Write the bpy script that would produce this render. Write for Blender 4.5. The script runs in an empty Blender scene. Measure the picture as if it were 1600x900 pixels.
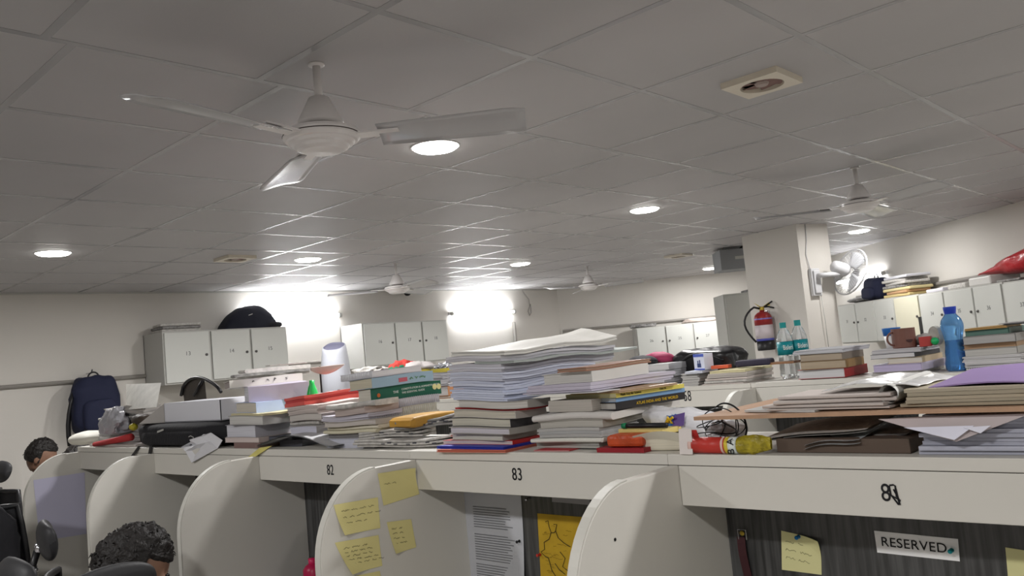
import bpy, bmesh, math, random
from mathutils import Vector, Matrix, noise
random.seed(7)
S = bpy.context.scene
COL = S.collection
PI = math.pi
# ------------------------------------------------------------------ camera
EYE = 1.65; F = 1284.15
cu = Vector((0.68275824, -0.00341379, 0.73063639))     # room x axis (right, down, forward)
cv = Vector((-0.72446321, 0.12663596, 0.67758128))     # room y axis
cw = Vector((-0.09483796, -0.99194339, 0.08398858))    # up
cam = bpy.data.cameras.new('camera'); co = bpy.data.objects.new('camera', cam); COL.objects.link(co)
cam.sensor_width = 36; cam.lens = F/1600*36; cam.clip_start = .02
co.matrix_world = Matrix(((cu[0], -cu[1], -cu[2], 0), (cv[0], -cv[1], -cv[2], 0), (cw[0], -cw[1], -cw[2], EYE), (0, 0, 0, 1)))
S.camera = co
def ray(x, y):
    d = Vector((x-800, y-450, F)); return Vector((d.dot(cu), d.dot(cv), d.dot(cw)))
def X(x, y, val): r = ray(x, y); p = r*(val/r[0]); return Vector((p[0], p[1], p[2]+EYE))
def Y(x, y, val): r = ray(x, y); p = r*(val/r[1]); return Vector((p[0], p[1], p[2]+EYE))
def Zp(x, y, val): r = ray(x, y); p = r*((val-EYE)/r[2]); return Vector((p[0], p[1], p[2]+EYE))
def PL(x, y, p0, n): r = ray(x, y); p = r*((Vector(p0)-Vector((0, 0, EYE))).dot(n)/r.dot(n)); return Vector((p[0], p[1], p[2]+EYE))
# ------------------------------------------------------------------ world, lights, exposure
w = bpy.data.worlds.new('world'); S.world = w; w.use_nodes = True
w.node_tree.nodes['Background'].inputs[0].default_value = (.8, .85, 1, 1); w.node_tree.nodes['Background'].inputs[1].default_value = .02
S.view_settings.view_transform = 'Standard'; S.view_settings.look = 'None'
S.view_settings.exposure = 0.22; S.view_settings.gamma = 1; S.view_settings.use_curve_mapping = False
CEIL = 2.566
LAMP_W = 25.0; TUBE_W = 13.0
def area(loc, size, power, rot=(0, 0, 0), sy=None, col=(1, .985, .975)):
    l = bpy.data.lights.new('lamp_light', 'AREA'); l.energy = power; l.color = col
    l.shape = 'RECTANGLE' if sy else 'DISK'; l.size = size
    if sy: l.size_y = sy
    o = bpy.data.objects.new('lamp_light', l); COL.objects.link(o); o.location = loc; o.rotation_euler = rot; return o
LAMPS = [(2.32, 2.514), (4.706, 3.07), (1.785, 5.497), (3.612, 5.491), (6.012, 5.433), (9.646, 5.382), (8.282, 2.95), (6.958, 2.315),
         (-.6, 2.9), (-.5, .6), (2.5, -.4), (4.9, -.2), (-.4, -1.8), (2.6, -2.2), (7.1, -.4)]  # lamp beside the viewer is unseen, added to light the dark carrel panel
# ------------------------------------------------------------------ materials
def lin(c):
    c = [x/255 for x in c]
    return tuple((x/12.92 if x <= .04045 else ((x+.055)/1.055)**2.4) for x in c)+(1,)
MC = {}
def mat(name, c, rough=.6, metal=0, spec=.4, noise_=0, nscale=8, bump=0, bscale=40, trans=0, ior=1.45, alpha=1, stripes=None, coat=0, sheen=0):
    if name in MC: return MC[name]
    m = bpy.data.materials.new(name); m.use_nodes = True; nt = m.node_tree; b = nt.nodes['Principled BSDF']
    c1 = lin(c); b.inputs['Base Color'].default_value = c1
    b.inputs['Roughness'].default_value = rough; b.inputs['Metallic'].default_value = metal
    b.inputs['Specular IOR Level'].default_value = spec; b.inputs['IOR'].default_value = ior
    b.inputs['Transmission Weight'].default_value = trans; b.inputs['Coat Weight'].default_value = coat
    b.inputs['Alpha'].default_value = alpha
    tc = nt.nodes.new('ShaderNodeTexCoord')
    if noise_ or stripes:
        mp = nt.nodes.new('ShaderNodeMapping'); nt.links.new(tc.outputs['Object'], mp.inputs[0])
        mp.inputs['Scale'].default_value = stripes if stripes else (1, 1, 1)
        n = nt.nodes.new('ShaderNodeTexNoise'); n.inputs['Scale'].default_value = nscale; n.inputs['Detail'].default_value = 3
        nt.links.new(mp.outputs[0], n.inputs['Vector'])
        r = nt.nodes.new('ShaderNodeValToRGB'); nt.links.new(n.outputs['Fac'], r.inputs[0])
        k = 1-noise_
        r.color_ramp.elements[0].position = .32; r.color_ramp.elements[1].position = .68
        r.color_ramp.elements[0].color = (c1[0]*k, c1[1]*k, c1[2]*k, 1); r.color_ramp.elements[1].color = c1
        nt.links.new(r.outputs[0], b.inputs['Base Color'])
    if bump:
        n2 = nt.nodes.new('ShaderNodeTexNoise'); n2.inputs['Scale'].default_value = bscale; n2.inputs['Detail'].default_value = 4
        nt.links.new(tc.outputs['Object'], n2.inputs['Vector'])
        bp = nt.nodes.new('ShaderNodeBump'); bp.inputs['Strength'].default_value = bump; bp.inputs['Distance'].default_value = .01
        nt.links.new(n2.outputs['Fac'], bp.inputs['Height']); nt.links.new(bp.outputs[0], b.inputs['Normal'])
    MC[name] = m; return m
def emis(name, c, s):
    m = bpy.data.materials.new(name); m.use_nodes = True; b = m.node_tree.nodes['Principled BSDF']
    b.inputs['Base Color'].default_value = lin(c); b.inputs['Emission Color'].default_value = lin(c); b.inputs['Emission Strength'].default_value = s
    return m
M_wall = mat('wall_paint', (206, 202, 195), .75, noise_=.03, nscale=1.5, bump=.05, bscale=60)
M_tile = mat('ceiling_tile', (180, 178, 178), .5, spec=.05, noise_=.05, nscale=2, bump=.04, bscale=160)
M_bar = mat('ceiling_bar', (150, 149, 150), .24, spec=.7)
M_floor = mat('floor_tile', (192, 189, 185), .35, noise_=.12, nscale=3)
M_lam = mat('white_laminate', (211, 208, 200), .42, noise_=.03, nscale=3, bump=.03, bscale=30)
M_edge = mat('edge_band', (204, 202, 194), .5)
M_seam = mat('dark_seam', (70, 66, 60), .8)
M_dark = mat('dark_wood', (88, 88, 88), .34, noise_=.72, nscale=7, stripes=(12, 12, .6), spec=.6)
M_lock = mat('locker_door', (194, 195, 190), .45, noise_=.02, nscale=2)
M_lockf = mat('locker_frame', (178, 177, 172), .5)
M_conduit = mat('grey_conduit', (138, 134, 128), .5)
M_ink = mat('black_ink', (22, 22, 26), .7)
M_penblue = mat('pen_ink', (96, 88, 70), .8)
M_black = mat('black_plastic', (26, 26, 28), .4)
M_mesh = mat('black_mesh_fabric', (34, 34, 37), .85, noise_=.4, nscale=260)
M_blackfab = mat('black_fabric', (30, 30, 34), .8, bump=.25, bscale=60)
M_navy = mat('navy_fabric', (30, 34, 58), .8, bump=.3, bscale=50)
M_chrome = mat('chrome', (200, 200, 205), .2, metal=1)
M_whitepl = mat('white_plastic', (226, 226, 226), .35)
M_wfan = mat('dimmed_white_plastic', (196, 196, 198), .4)  # white plastic darkened in colour to offset strong lamp light on the fan
M_fan = mat('fan_white_enamel', (216, 212, 210), .3, coat=.3)
M_fandk = mat('fan_slot_dark', (70, 62, 58), .7)
M_plast = mat('clear_plastic', (235, 240, 245), .12, trans=.75, ior=1.2, spec=.6, bump=.3, bscale=30)
M_pet = mat('clear_bottle_plastic', (240, 245, 250), .05, trans=.95, ior=1.25)
M_teal = mat('teal_label', (20, 128, 136), .4)
M_tealcap = mat('teal_cap', (24, 140, 140), .4)
M_bluepl = mat('blue_tinted_plastic', (120, 178, 235), .06, trans=.8, ior=1.25)
M_bluecap = mat('blue_cap', (32, 62, 170), .35)
M_water = mat('bottle_water', (150, 195, 235), .03, trans=.9, ior=1.33)
M_note = mat('yellow_note_paper', (222, 212, 146), .8)
M_notep = mat('pale_note_paper', (232, 228, 170), .8)
M_skin = mat('skin', (128, 96, 78), .55, noise_=.1, nscale=20)
M_hair = mat('black_hair', (24, 20, 18), .55, bump=.6, bscale=90)
M_shirt = mat('dark_shirt', (60, 62, 74), .85, bump=.2, bscale=30)
M_trous = mat('dark_trousers', (44, 48, 60), .85)
M_newsp = mat('newsprint', (200, 197, 192), .85, noise_=.3, nscale=55, stripes=(1, 1, 1))
M_newsd = mat('newsprint_dark', (160, 158, 156), .85, noise_=.55, nscale=40, stripes=(1, 1, 1))
M_ply = mat('plywood_face', (186, 150, 122), .6, noise_=.15, nscale=4, stripes=(1, 6, 1))
M_crump = mat('crumpled_white', (216, 216, 220), .5, bump=.5, bscale=20)
M_redcyl = mat('extinguisher_red', (140, 36, 38), .35)
M_brass = mat('brass', (176, 152, 60), .35, metal=.7)
def pages(c): return mat('pages_%d_%d_%d' % c, c, .85, noise_=.22, nscale=1.0, stripes=(3, 3, 260))
def cov(c, rough=.45): return mat('cover_%d_%d_%d' % c, c, rough, noise_=.06, nscale=12)
# ------------------------------------------------------------------ mesh builder
ORIG = {}
class MB:
    def __init__(s): s.v = []; s.f = []; s.m = []; s.k = 0
    def add(s, vs, fs, k=None):
        b = len(s.v); s.v += [Vector(a) for a in vs]; s.f += [[i+b for i in f] for f in fs]; s.m += [s.k if k is None else k]*len(fs)
    def bx(s, x0, x1, y0, y1, z0, z1, T=None, k=None):
        vs = [(x, y, z) for z in (z0, z1) for y in (y0, y1) for x in (x0, x1)]
        if T: vs = [T(*a) for a in vs]
        s.add(vs, [(0, 2, 3, 1), (4, 5, 7, 6), (0, 1, 5, 4), (2, 6, 7, 3), (0, 4, 6, 2), (1, 3, 7, 5)], k)
    def slab(s, x0, x1, y0, y1, z0, z1, nx=5, ny=5, T=None, k=None):
        vs = []; fs = []
        for z in (z0, z1):
            for j in range(ny+1):
                for i in range(nx+1):
                    a = (x0+(x1-x0)*i/nx, y0+(y1-y0)*j/ny, z); vs.append(T(*a) if T else a)
        n = (nx+1)*(ny+1); I = lambda i, j, q: q*n+j*(nx+1)+i
        for j in range(ny):
            for i in range(nx):
                fs.append((I(i, j, 0), I(i, j+1, 0), I(i+1, j+1, 0), I(i+1, j, 0)))
                fs.append((I(i, j, 1), I(i+1, j, 1), I(i+1, j+1, 1), I(i, j+1, 1)))
        for i in range(nx):
            fs.append((I(i, 0, 0), I(i+1, 0, 0), I(i+1, 0, 1), I(i, 0, 1))); fs.append((I(i+1, ny, 0), I(i, ny, 0), I(i, ny, 1), I(i+1, ny, 1)))
        for j in range(ny):
            fs.append((I(0, j+1, 0), I(0, j, 0), I(0, j, 1), I(0, j+1, 1))); fs.append((I(nx, j, 0), I(nx, j+1, 0), I(nx, j+1, 1), I(nx, j, 1)))
        s.add(vs, fs, k)
    def grid(s, nx, ny, fn, k=None, wrap=False):
        vs = [fn(i/nx, j/ny) for j in range(ny+1) for i in range(nx+1)]
        s.add(vs, [(j*(nx+1)+i, j*(nx+1)+i+1, (j+1)*(nx+1)+i+1, (j+1)*(nx+1)+i) for j in range(ny) for i in range(nx)], k)
    def sheet(s, nx, ny, fn, t=.0006, nrm=(0, 0, 1), k=None):
        n = Vector(nrm).normalized()*t
        s.grid(nx, ny, fn, k); s.grid(nx, ny, lambda a, b: Vector(fn(1-a, b))-n, k)
    def tube(s, pts, r, n=8, k=None, cap=True):
        pts = [Vector(p) for p in pts]; m = len(pts); rs = r if isinstance(r, (list, tuple)) else [r]*m
        t0 = (pts[1]-pts[0]).normalized(); up = Vector((0, 0, 1)) if abs(t0.z) < .9 else Vector((1, 0, 0))
        a = t0.cross(up).normalized(); vs = []
        for i in range(m):
            t = (pts[min(i+1, m-1)]-pts[max(i-1, 0)]).normalized()
            a = (a-t*a.dot(t)); a = a.normalized() if a.length > 1e-6 else t.orthogonal().normalized()
            b = t.cross(a)
            for q in range(n):
                th = 2*PI*q/n; vs.append(pts[i]+(a*math.cos(th)+b*math.sin(th))*rs[i])
        fs = [(i*n+q, i*n+(q+1) % n, (i+1)*n+(q+1) % n, (i+1)*n+q) for i in range(m-1) for q in range(n)]
        if cap: fs += [tuple(range(n-1, -1, -1)), tuple((m-1)*n+q for q in range(n))]
        s.add(vs, fs, k)
    def lathe(s, prof, n=24, c=(0, 0, 0), M=None, k=None, sx=1, sy=1):
        c = Vector(c); vs = []
        for r, z in prof:
            for q in range(n):
                th = 2*PI*q/n; p = Vector((r*math.cos(th)*sx, r*math.sin(th)*sy, z)); p = (M @ p) if M else p; vs.append(p+c)
        m = len(prof); fs = [(i*n+q, i*n+(q+1) % n, (i+1)*n+(q+1) % n, (i+1)*n+q) for i in range(m-1) for q in range(n)]
        if prof[0][0] > 1e-5: fs.append(tuple(range(n-1, -1, -1)))
        if prof[-1][0] > 1e-5: fs.append(tuple((m-1)*n+q for q in range(n)))
        s.add(vs, fs, k)
    def prism(s, outl, T, t0, t1, k=None):
        n = len(outl); vs = [T(a, b, t0) for a, b in outl]+[T(a, b, t1) for a, b in outl]
        s.add(vs, [tuple(range(n-1, -1, -1)), tuple(range(n, 2*n))]+[(i, (i+1) % n, n+(i+1) % n, n+i) for i in range(n)], k)
    def ell(s, c, rx, ry, rz, n=18, m=12, M=None, pw=1.0, nz=0, ns=3, k=None, seed=0, zmin=-9):
        c = Vector(c); vs = []; sg = lambda x: (abs(x)**pw)*(1 if x >= 0 else -1)
        for i in range(m+1):
            ph = -PI/2+PI*i/m
            for q in range(n):
                th = 2*PI*q/n
                p = Vector((rx*sg(math.cos(ph))*sg(math.cos(th)), ry*sg(math.cos(ph))*sg(math.sin(th)), rz*sg(math.sin(ph))))
                if nz: p = p*(1+nz*noise.noise(Vector((p.x*ns/max(rx, ry)+seed, p.y*ns/max(rx, ry), p.z*ns/max(rx, ry)+seed*3))))
                if M: p = M @ p
                p = p+c
                if p.z < zmin: p.z = zmin
                vs.append(p)
        s.add(vs, [(i*n+q, i*n+(q+1) % n, (i+1)*n+(q+1) % n, (i+1)*n+q) for i in range(m) for q in range(n)], k)
    def build(s, name, mats, parent=None, smooth=False, label=None, cat=None, group=None, kind=None, origin=None, bevel=0):
        if not isinstance(mats, (list, tuple)): mats = [mats]
        if parent is not None: O = ORIG[parent.name]
        elif origin is not None: O = Vector(origin)
        elif kind == 'structure': O = Vector((0, 0, 0))
        else:
            xs = [v.x for v in s.v]; ys = [v.y for v in s.v]
            O = Vector(((min(xs)+max(xs))/2, (min(ys)+max(ys))/2, min(v.z for v in s.v)))
        me = bpy.data.meshes.new(name); me.from_pydata([v-O for v in s.v], [], s.f)
        for m in mats: me.materials.append(m)
        for p, k in zip(me.polygons, s.m): p.material_index = min(k, len(mats)-1); p.use_smooth = smooth
        me.validate(); me.update()
        o = bpy.data.objects.new(name, me); COL.objects.link(o)
        if parent is not None: o.parent = parent
        else: o.location = O
        ORIG[o.name] = O
        if label: o['label'] = label
        if cat: o['category'] = cat
        if group: o['group'] = group
        if kind: o['kind'] = kind
        if bevel:
            b = o.modifiers.new('bevel', 'BEVEL'); b.width = bevel; b.segments = 2; b.limit_method = 'ANGLE'
        return o
def thing(name, label, cat, loc=(0, 0, 0), group=None):
    o = bpy.data.objects.new(name, None); COL.objects.link(o); o.location = loc; o['label'] = label; o['category'] = cat
    o.empty_display_size = .05
    if group: o['group'] = group
    ORIG[o.name] = Vector(loc); return o
def dup(o, parent=None):
    c = o.copy(); COL.objects.link(c); c.parent = parent; ORIG[c.name] = ORIG[o.name]
    for ch in list(o.children): dup(ch, c)
    return c
def text(s, size, p, xd, up, m, parent, name='lettering', depth=.0006, sx=1.0, align='CENTER', label=None):
    c = bpy.data.curves.new('t', 'FONT'); c.body = s; c.size = size; c.extrude = depth; c.align_x = align; c.align_y = 'CENTER'; c.space_character = 1.05
    t = bpy.data.objects.new('t', c); COL.objects.link(t)
    dg = bpy.context.evaluated_depsgraph_get(); dg.update(); me = bpy.data.meshes.new_from_object(t.evaluated_get(dg))
    bpy.data.objects.remove(t); bpy.data.curves.remove(c)
    xd = Vector(xd).normalized(); up = Vector(up).normalized(); n = xd.cross(up); O = ORIG[parent.name]; p = Vector(p)
    for v in me.vertices:
        q = v.co.copy(); v.co = p+xd*(q.x*sx)+up*q.y+n*q.z-O
    me.materials.clear(); me.materials.append(m)
    o = bpy.data.objects.new(name, me); COL.objects.link(o); o.parent = parent; ORIG[o.name] = O
    if label: o['label'] = label
    return o
def scribble(mb, p, xd, up, wdt, h, seed=0, r=.0006):
    rd = random.Random(seed); xd = Vector(xd).normalized(); up = Vector(up).normalized(); n = xd.cross(up); x = 0; p = Vector(p)+n*.0012
    while x < wdt:
        wl = rd.uniform(.012, .03); pts = []
        k = max(4, int(wl/.0025))
        for i in range(k): pts.append(p+xd*(x+wl*i/k+rd.uniform(-.001, .001))+up*(rd.uniform(-.5, .5)*h))
        mb.tube(pts, r, 4); x += wl+.006
# ------------------------------------------------------------------ room shell
WA = 7.55
B0 = Vector((9.073, WA, 0)); dB = Vector((.665, -.747, 0)).normalized(); nB = Vector((.747, .665, 0)).normalized()
C0 = Vector((8.102, 1.491, 0)); dC = Vector((.68489, .72865, 0)); nC = Vector((dC.y, -dC.x, 0))
# corner of wall B and C
den = dB.x*dC.y-dB.y*dC.x
sB = ((C0-B0).x*dC.y-(C0-B0).y*dC.x)/den; KBC = B0+dB*sB
CS = C0-dC*8.0
def wallstrip(name, a, b):
    d = (b-a).normalized(); n = Vector((d.y, -d.x, 0)); m = MB()
    vs = [a, b, b-n*(-.12), a-n*(-.12)]
    # wall thickness away from the room
    mid = (a+b)/2; inn = Vector((3, 2.5, 0))-mid; sgn = -1 if n.dot(inn) > 0 else 1
    q = [a, b, b+n*sgn*.12, a+n*sgn*.12]
    m.add([Vector((p.x, p.y, z)) for z in (0, CEIL+.1) for p in q], [(0, 1, 2, 3), (4, 5, 6, 7), (0, 1, 5, 4), (1, 2, 6, 5), (2, 3, 7, 6), (3, 0, 4, 7)])
    m.build(name, M_wall, kind='structure')
XL = -3.2; YB = -4.2
wallstrip('wall_back', Vector((XL, WA, 0)), B0.copy()); wallstrip('wall_far', B0.copy(), KBC.copy()); wallstrip('wall_right', KBC.copy(), CS.copy())
wallstrip('wall_left', Vector((XL, YB, 0)), Vector((XL, WA, 0))); wallstrip('wall_front', CS.copy(), Vector((XL, YB, 0)))
m = MB(); m.bx(-3.4, 12.2, -5, 8, -.1, 0); m.build('floor', M_floor, kind='structure')
m = MB(); m.bx(-3.4, 12.2, -5, 8, CEIL, CEIL+.1); m.build('ceiling', M_tile, kind='structure')
m = MB(); H = .916
vl = [H*(2.39+.653*k) for k in range(-9, 9)]
for v in vl:
    if v < WA-.05:
        m.bx(-3.15, 11.4 if v < 5.2 else 9.2, v-.012, v+.012, CEIL-.001, CEIL+.002)
for i, v in enumerate(vl):
    ve = min(v+H*.653, WA)
    base = 2.87 if v > H*2.3 else 2.73
    st = .672 if v > H*2.3 else .65
    for k in range(-8, 14):
        u = H*(base+st*k)
        if -3.1 < u < 11.3 and v < WA: m.bx(u-.012, u+.012, v+.012, ve-.012, CEIL-.001, CEIL+.002)
m.build('trim_1', M_bar, kind='structure')
# pillar
e1 = Vector((.296, .955, 0)).normalized(); e2 = Vector((.955, -.296, 0)).normalized(); PC = Vector((6.888, 2.978, 0))
def Pil(a, b, z): return PC+e1*a+e2*b+Vector((0, 0, z))
m = MB(); m.add([Pil(a, b, z) for z in (0, CEIL) for a, b in ((0, 0), (.64, 0), (.64, .40), (0, .40))], [(3, 2, 1, 0), (4, 5, 6, 7), (0, 1, 5, 4), (1, 2, 6, 5), (2, 3, 7, 6), (3, 0, 4, 7)])
m.build('wall_pillar', M_wall, kind='structure')
# wall edge trim between wall and ceiling
m = MB(); m.bx(XL, 9.07, WA-.02, WA, CEIL-.015, CEIL); m.build('trim_2', M_lockf, kind='structure')
# ------------------------------------------------------------------ lamps
M_disc = emis('lamp_diffuser_glow', (255, 252, 246), 16)
lampnames = ['nearest the big white ceiling fan', 'in the middle of the ceiling beyond the first lamp', 'far left one above the blue backpack wall', 'above the first pair of wall lockers',
             'beyond the papers near the far tube light', 'far one beside the hanging grey box', 'last one behind the wall fan', 'hidden partly by the second ceiling fan',
             'left of the camera side aisle', 'unseen, added beside the viewer to light the carrel panel', 'above the right end of the near row', 'right side above the second row', 'behind the viewer on the left', 'behind the viewer on the right', 'over the right wall lockers']
lg = None
for i, (x, y) in enumerate(LAMPS):
    t = thing('ceiling_downlight', 'round white recessed ceiling light, '+lampnames[i], 'ceiling light', (x, y, CEIL), 'round ceiling lights')
    if i == 0:
        a = MB(); a.lathe([(.106, -.0005), (.106, -.003), (.1, -.004), (.098, -.003)], 36, (x, y, CEIL)); p1 = a.build('trim_ring', M_whitepl, t, smooth=True)
        a = MB(); a.lathe([(0, -.019), (.05, -.018), (.085, -.013), (.098, -.004), (0, -.002)], 36, (x, y, CEIL)); p2 = a.build('diffuser', M_disc, t)
    else:
        for p in (p1, p2): c = p.copy(); COL.objects.link(c); c.parent = t
    area((x, y, CEIL-.022), .16, LAMP_W*{7: .35, 6: .55, 3: .8}.get(i, 1.05))
M_tube = emis('tube_glow', (250, 252, 255), 70); M_tube2 = emis('tube_glow_soft', (250, 252, 255), 20)
def tube_light(a, b, n, label, pw=1.0):
    a = Vector(a); b = Vector(b); n = Vector(n); d = (b-a).normalized(); mid = (a+b)/2
    t = thing('tube_light', label, 'tube light', mid, 'wall tube lights')
    q = MB(); T = lambda x, y, z: mid+d*x+n*y+Vector((0, 0, z)); L = (b-a).length/2
    q.bx(-L-.02, L+.02, 0, .03, -.012, .022, T); q.build('batten', M_whitepl, t)
    q = MB(); q.tube([a+n*.055, b+n*.055], .018, 12); q.build('tube', M_tube if pw == 1 else M_tube2, t, smooth=True)
    for e_, s_ in ((a, -1), (b, 1)): q = MB(); q.tube([e_+n*.055+d*.02*s_, e_+n*.055-d*.015*s_], .022, 12); q.build('end_cap', M_lockf, t)
    ang = math.atan2(d.y, d.x)
tube_light((4.15, WA, 2.29), (5.28, WA, 2.29), (0, -1, 0), 'white glowing tube light on the back wall, between the two locker groups')
tube_light((6.95, WA, 2.26), (8.08, WA, 2.26), (0, -1, 0), 'white glowing tube light on the back wall, right of the second locker group')
sc = 3.55
tube_light(C0+dC*2.35+Vector((0, 0, 2.20)), C0+dC*3.5+Vector((0, 0, 2.20)), -nC, 'white glowing tube light on the right wall behind the wall fan', .3)
# ------------------------------------------------------------------ carrel rows
def carrel(uc, v, s, num, label, pf=.585, wd=.9035, show=True, end=False):
    """v: camera-side face of the panel at the higher-v end; carrel spans v-wd+.025 .. v"""
    U = lambda a: uc+s*a            # a measured outward from the row's centre line
    t = thing('study_carrel', label, 'study carrel', (U(.3), v-wd/2, 0), 'study carrels in two long rows')
    top = 1.377; R = .2
    out = [(.0, 0), (.0, top)]
    out += [(pf-R+R*math.sin(th), top-R*1.15+R*1.15*math.cos(th)) for th in [PI/2*i/14 for i in range(15)]]
    out += [(pf, 0)]
    q = MB(); q.prism(out, lambda a, b, c: Vector((U(a), c, b)), v, v+.025); q.build('side_panel', M_lam, t, bevel=.003)
    q = MB(); q.prism([(pf+.0, .02), (pf+.0, top-R*1.15)]+[(pf-R+R*math.sin(th)+.0, top-R*1.15+R*1.15*math.cos(th)) for th in [PI/2*(1-i/14) for i in range(1, 15)]]
                      + [(pf-R+(R+.0025)*math.sin(th), top-R*1.15+(R*1.15+.0025)*math.cos(th)) for th in [PI/2*i/14 for i in range(15)]]+[(pf+.0025, .02)],
                      lambda a, b, c: Vector((U(a), c, b)), v+.001, v+.024); q.build('edge_banding', M_edge, t)
    y0 = v-wd+.026; y1 = v-.001
    q = MB(); q.bx(min(U(.173), U(.191)), max(U(.173), U(.191)), y0, y1, 1.29, 1.3765)
    f = q.build('fascia', M_lam, t, bevel=.0015)
    q = MB(); q.bx(min(U(0), U(.191)), max(U(0), U(.191)), v-wd+.0255, v+.025, 1.378, 1.402); q.build('top_board', M_lam, t, bevel=.0015)
    q = MB(); q.bx(min(U(.0), U(.1895)), max(U(.0), U(.1895)), v-wd+.0255, v+.025, 1.3765, 1.3782); q.build('joint_line', M_seam, t)
    q = MB(); q.bx(min(U(0), U(.009)), max(U(0), U(.009)), y0, y1, .06, 1.3765); q.build('back_panel', M_dark, t)
    q = MB(); q.bx(min(U(.0095), U(pf-.03)), max(U(.0095), U(pf-.03)), y0, y1, .725, .75); q.build('desk_top', M_lam, t, bevel=.002)
    if num: 
        xd = (0, s, 0)
        nm = text(num, .05 if len(num) < 3 else .04, (U(.1915), v-wd/2+.03, 1.333), xd, (0, 0, 1), M_ink, f, 'carrel_number', sx=.72)
    return t, f
R1 = 1.775
pfs = {4: .455, 3: .475, 2: .50, 1: .54, 0: .585}
FA = {}
for k in range(4, -3, -1):
    # side panel positions: k=0 is the panel between 83 and 84
    v = 1.02+.9035*k
    t, f = carrel(R1, v, -1, None, {4: 'white carrel at the far left end of the near row', 3: 'white carrel of the near row under the black laptop bag', 2: 'white carrel numbered 82 in the near row',
                  1: 'white carrel numbered 83 in the near row, with a yellow map', 0: 'white carrel numbered 84 in the near row, with the reserved sign',
                  -1: 'white carrel just right of number 84, cut off by the photo', -2: 'white carrel second right of number 84, out of the photo'}[k], pfs.get(k, .585))
    FA[k] = f
def fnum(k, s, px, sz):
    p = X(px[0], px[1], R1-.1918); text(s, sz, p, (0, -1, 0), (0, 0, 1), M_ink, FA[k], 'carrel_number', sx=.8)
fnum(2, '82', (516, 735), .048); fnum(1, '83', (808, 742), .046)
fnum(0, '8', (1384, 771), .046)
# scribbled-over digit after the 8 on carrel 84
q = MB(); b = X(1397, 773, R1-.1922)
def fp(dx, dz): return b+Vector((0, -dx, dz))
q.tube([fp(-.006, .017), fp(.001, .018), fp(.004, .016), fp(.004, -.004)], .0016, 5)
q.tube([fp(-.007, .016), fp(-.006, .000), fp(-.002, -.006), fp(.006, -.018)], .0016, 5)
q.tube([fp(.004, .012), fp(.006, -.006), fp(.008, -.018)], .0017, 5); q.tube([fp(-.004, -.002), fp(.010, -.010)], .0014, 5)
q.tube([fp(.0, .010), fp(.009, -.012)], .0014, 5)
q.build('carrel_number', M_ink, FA[0])
for k in range(4, -3, -1):
    carrel(R1, 1.02+.9035*k, 1, None, 'white carrel on the far side of the near row, %s' % {4: 'at its left end', 3: 'second from its left end', 2: 'behind number 82', 1: 'behind number 83', 0: 'behind number 84', -1: 'behind the one right of 84', -2: 'at its right end'}[k], .585)
R2 = 4.13
F2 = {}
for j in range(5, -4, -1):
    v = 2.02+.905*j
    desc = {5: 'beneath the air purifier', 4: 'second from the left end', 3: 'third from the left end', 2: 'behind the tall white paper pile', 1: 'numbered 58', 0: 'below the two clear bottles', -1: 'below the blue bottle', -2: 'right of the blue bottle', -3: 'at its right end'}[j]
    t, f = carrel(R2, v, -1, None, 'white carrel of the second row, '+desc, .56)
    F2[j] = f
    carrel(R2, v, 1, None, 'white carrel on the far side of the second row, '+desc, .56)
p = X(1078, 620.5, R2-.1918); text('58', .08, p+Vector((0, .015, .004)), (0, -1, 0), (0, 0, 1), M_ink, F2[1], 'carrel_number', sx=.6)
SH = 1.402
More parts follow.
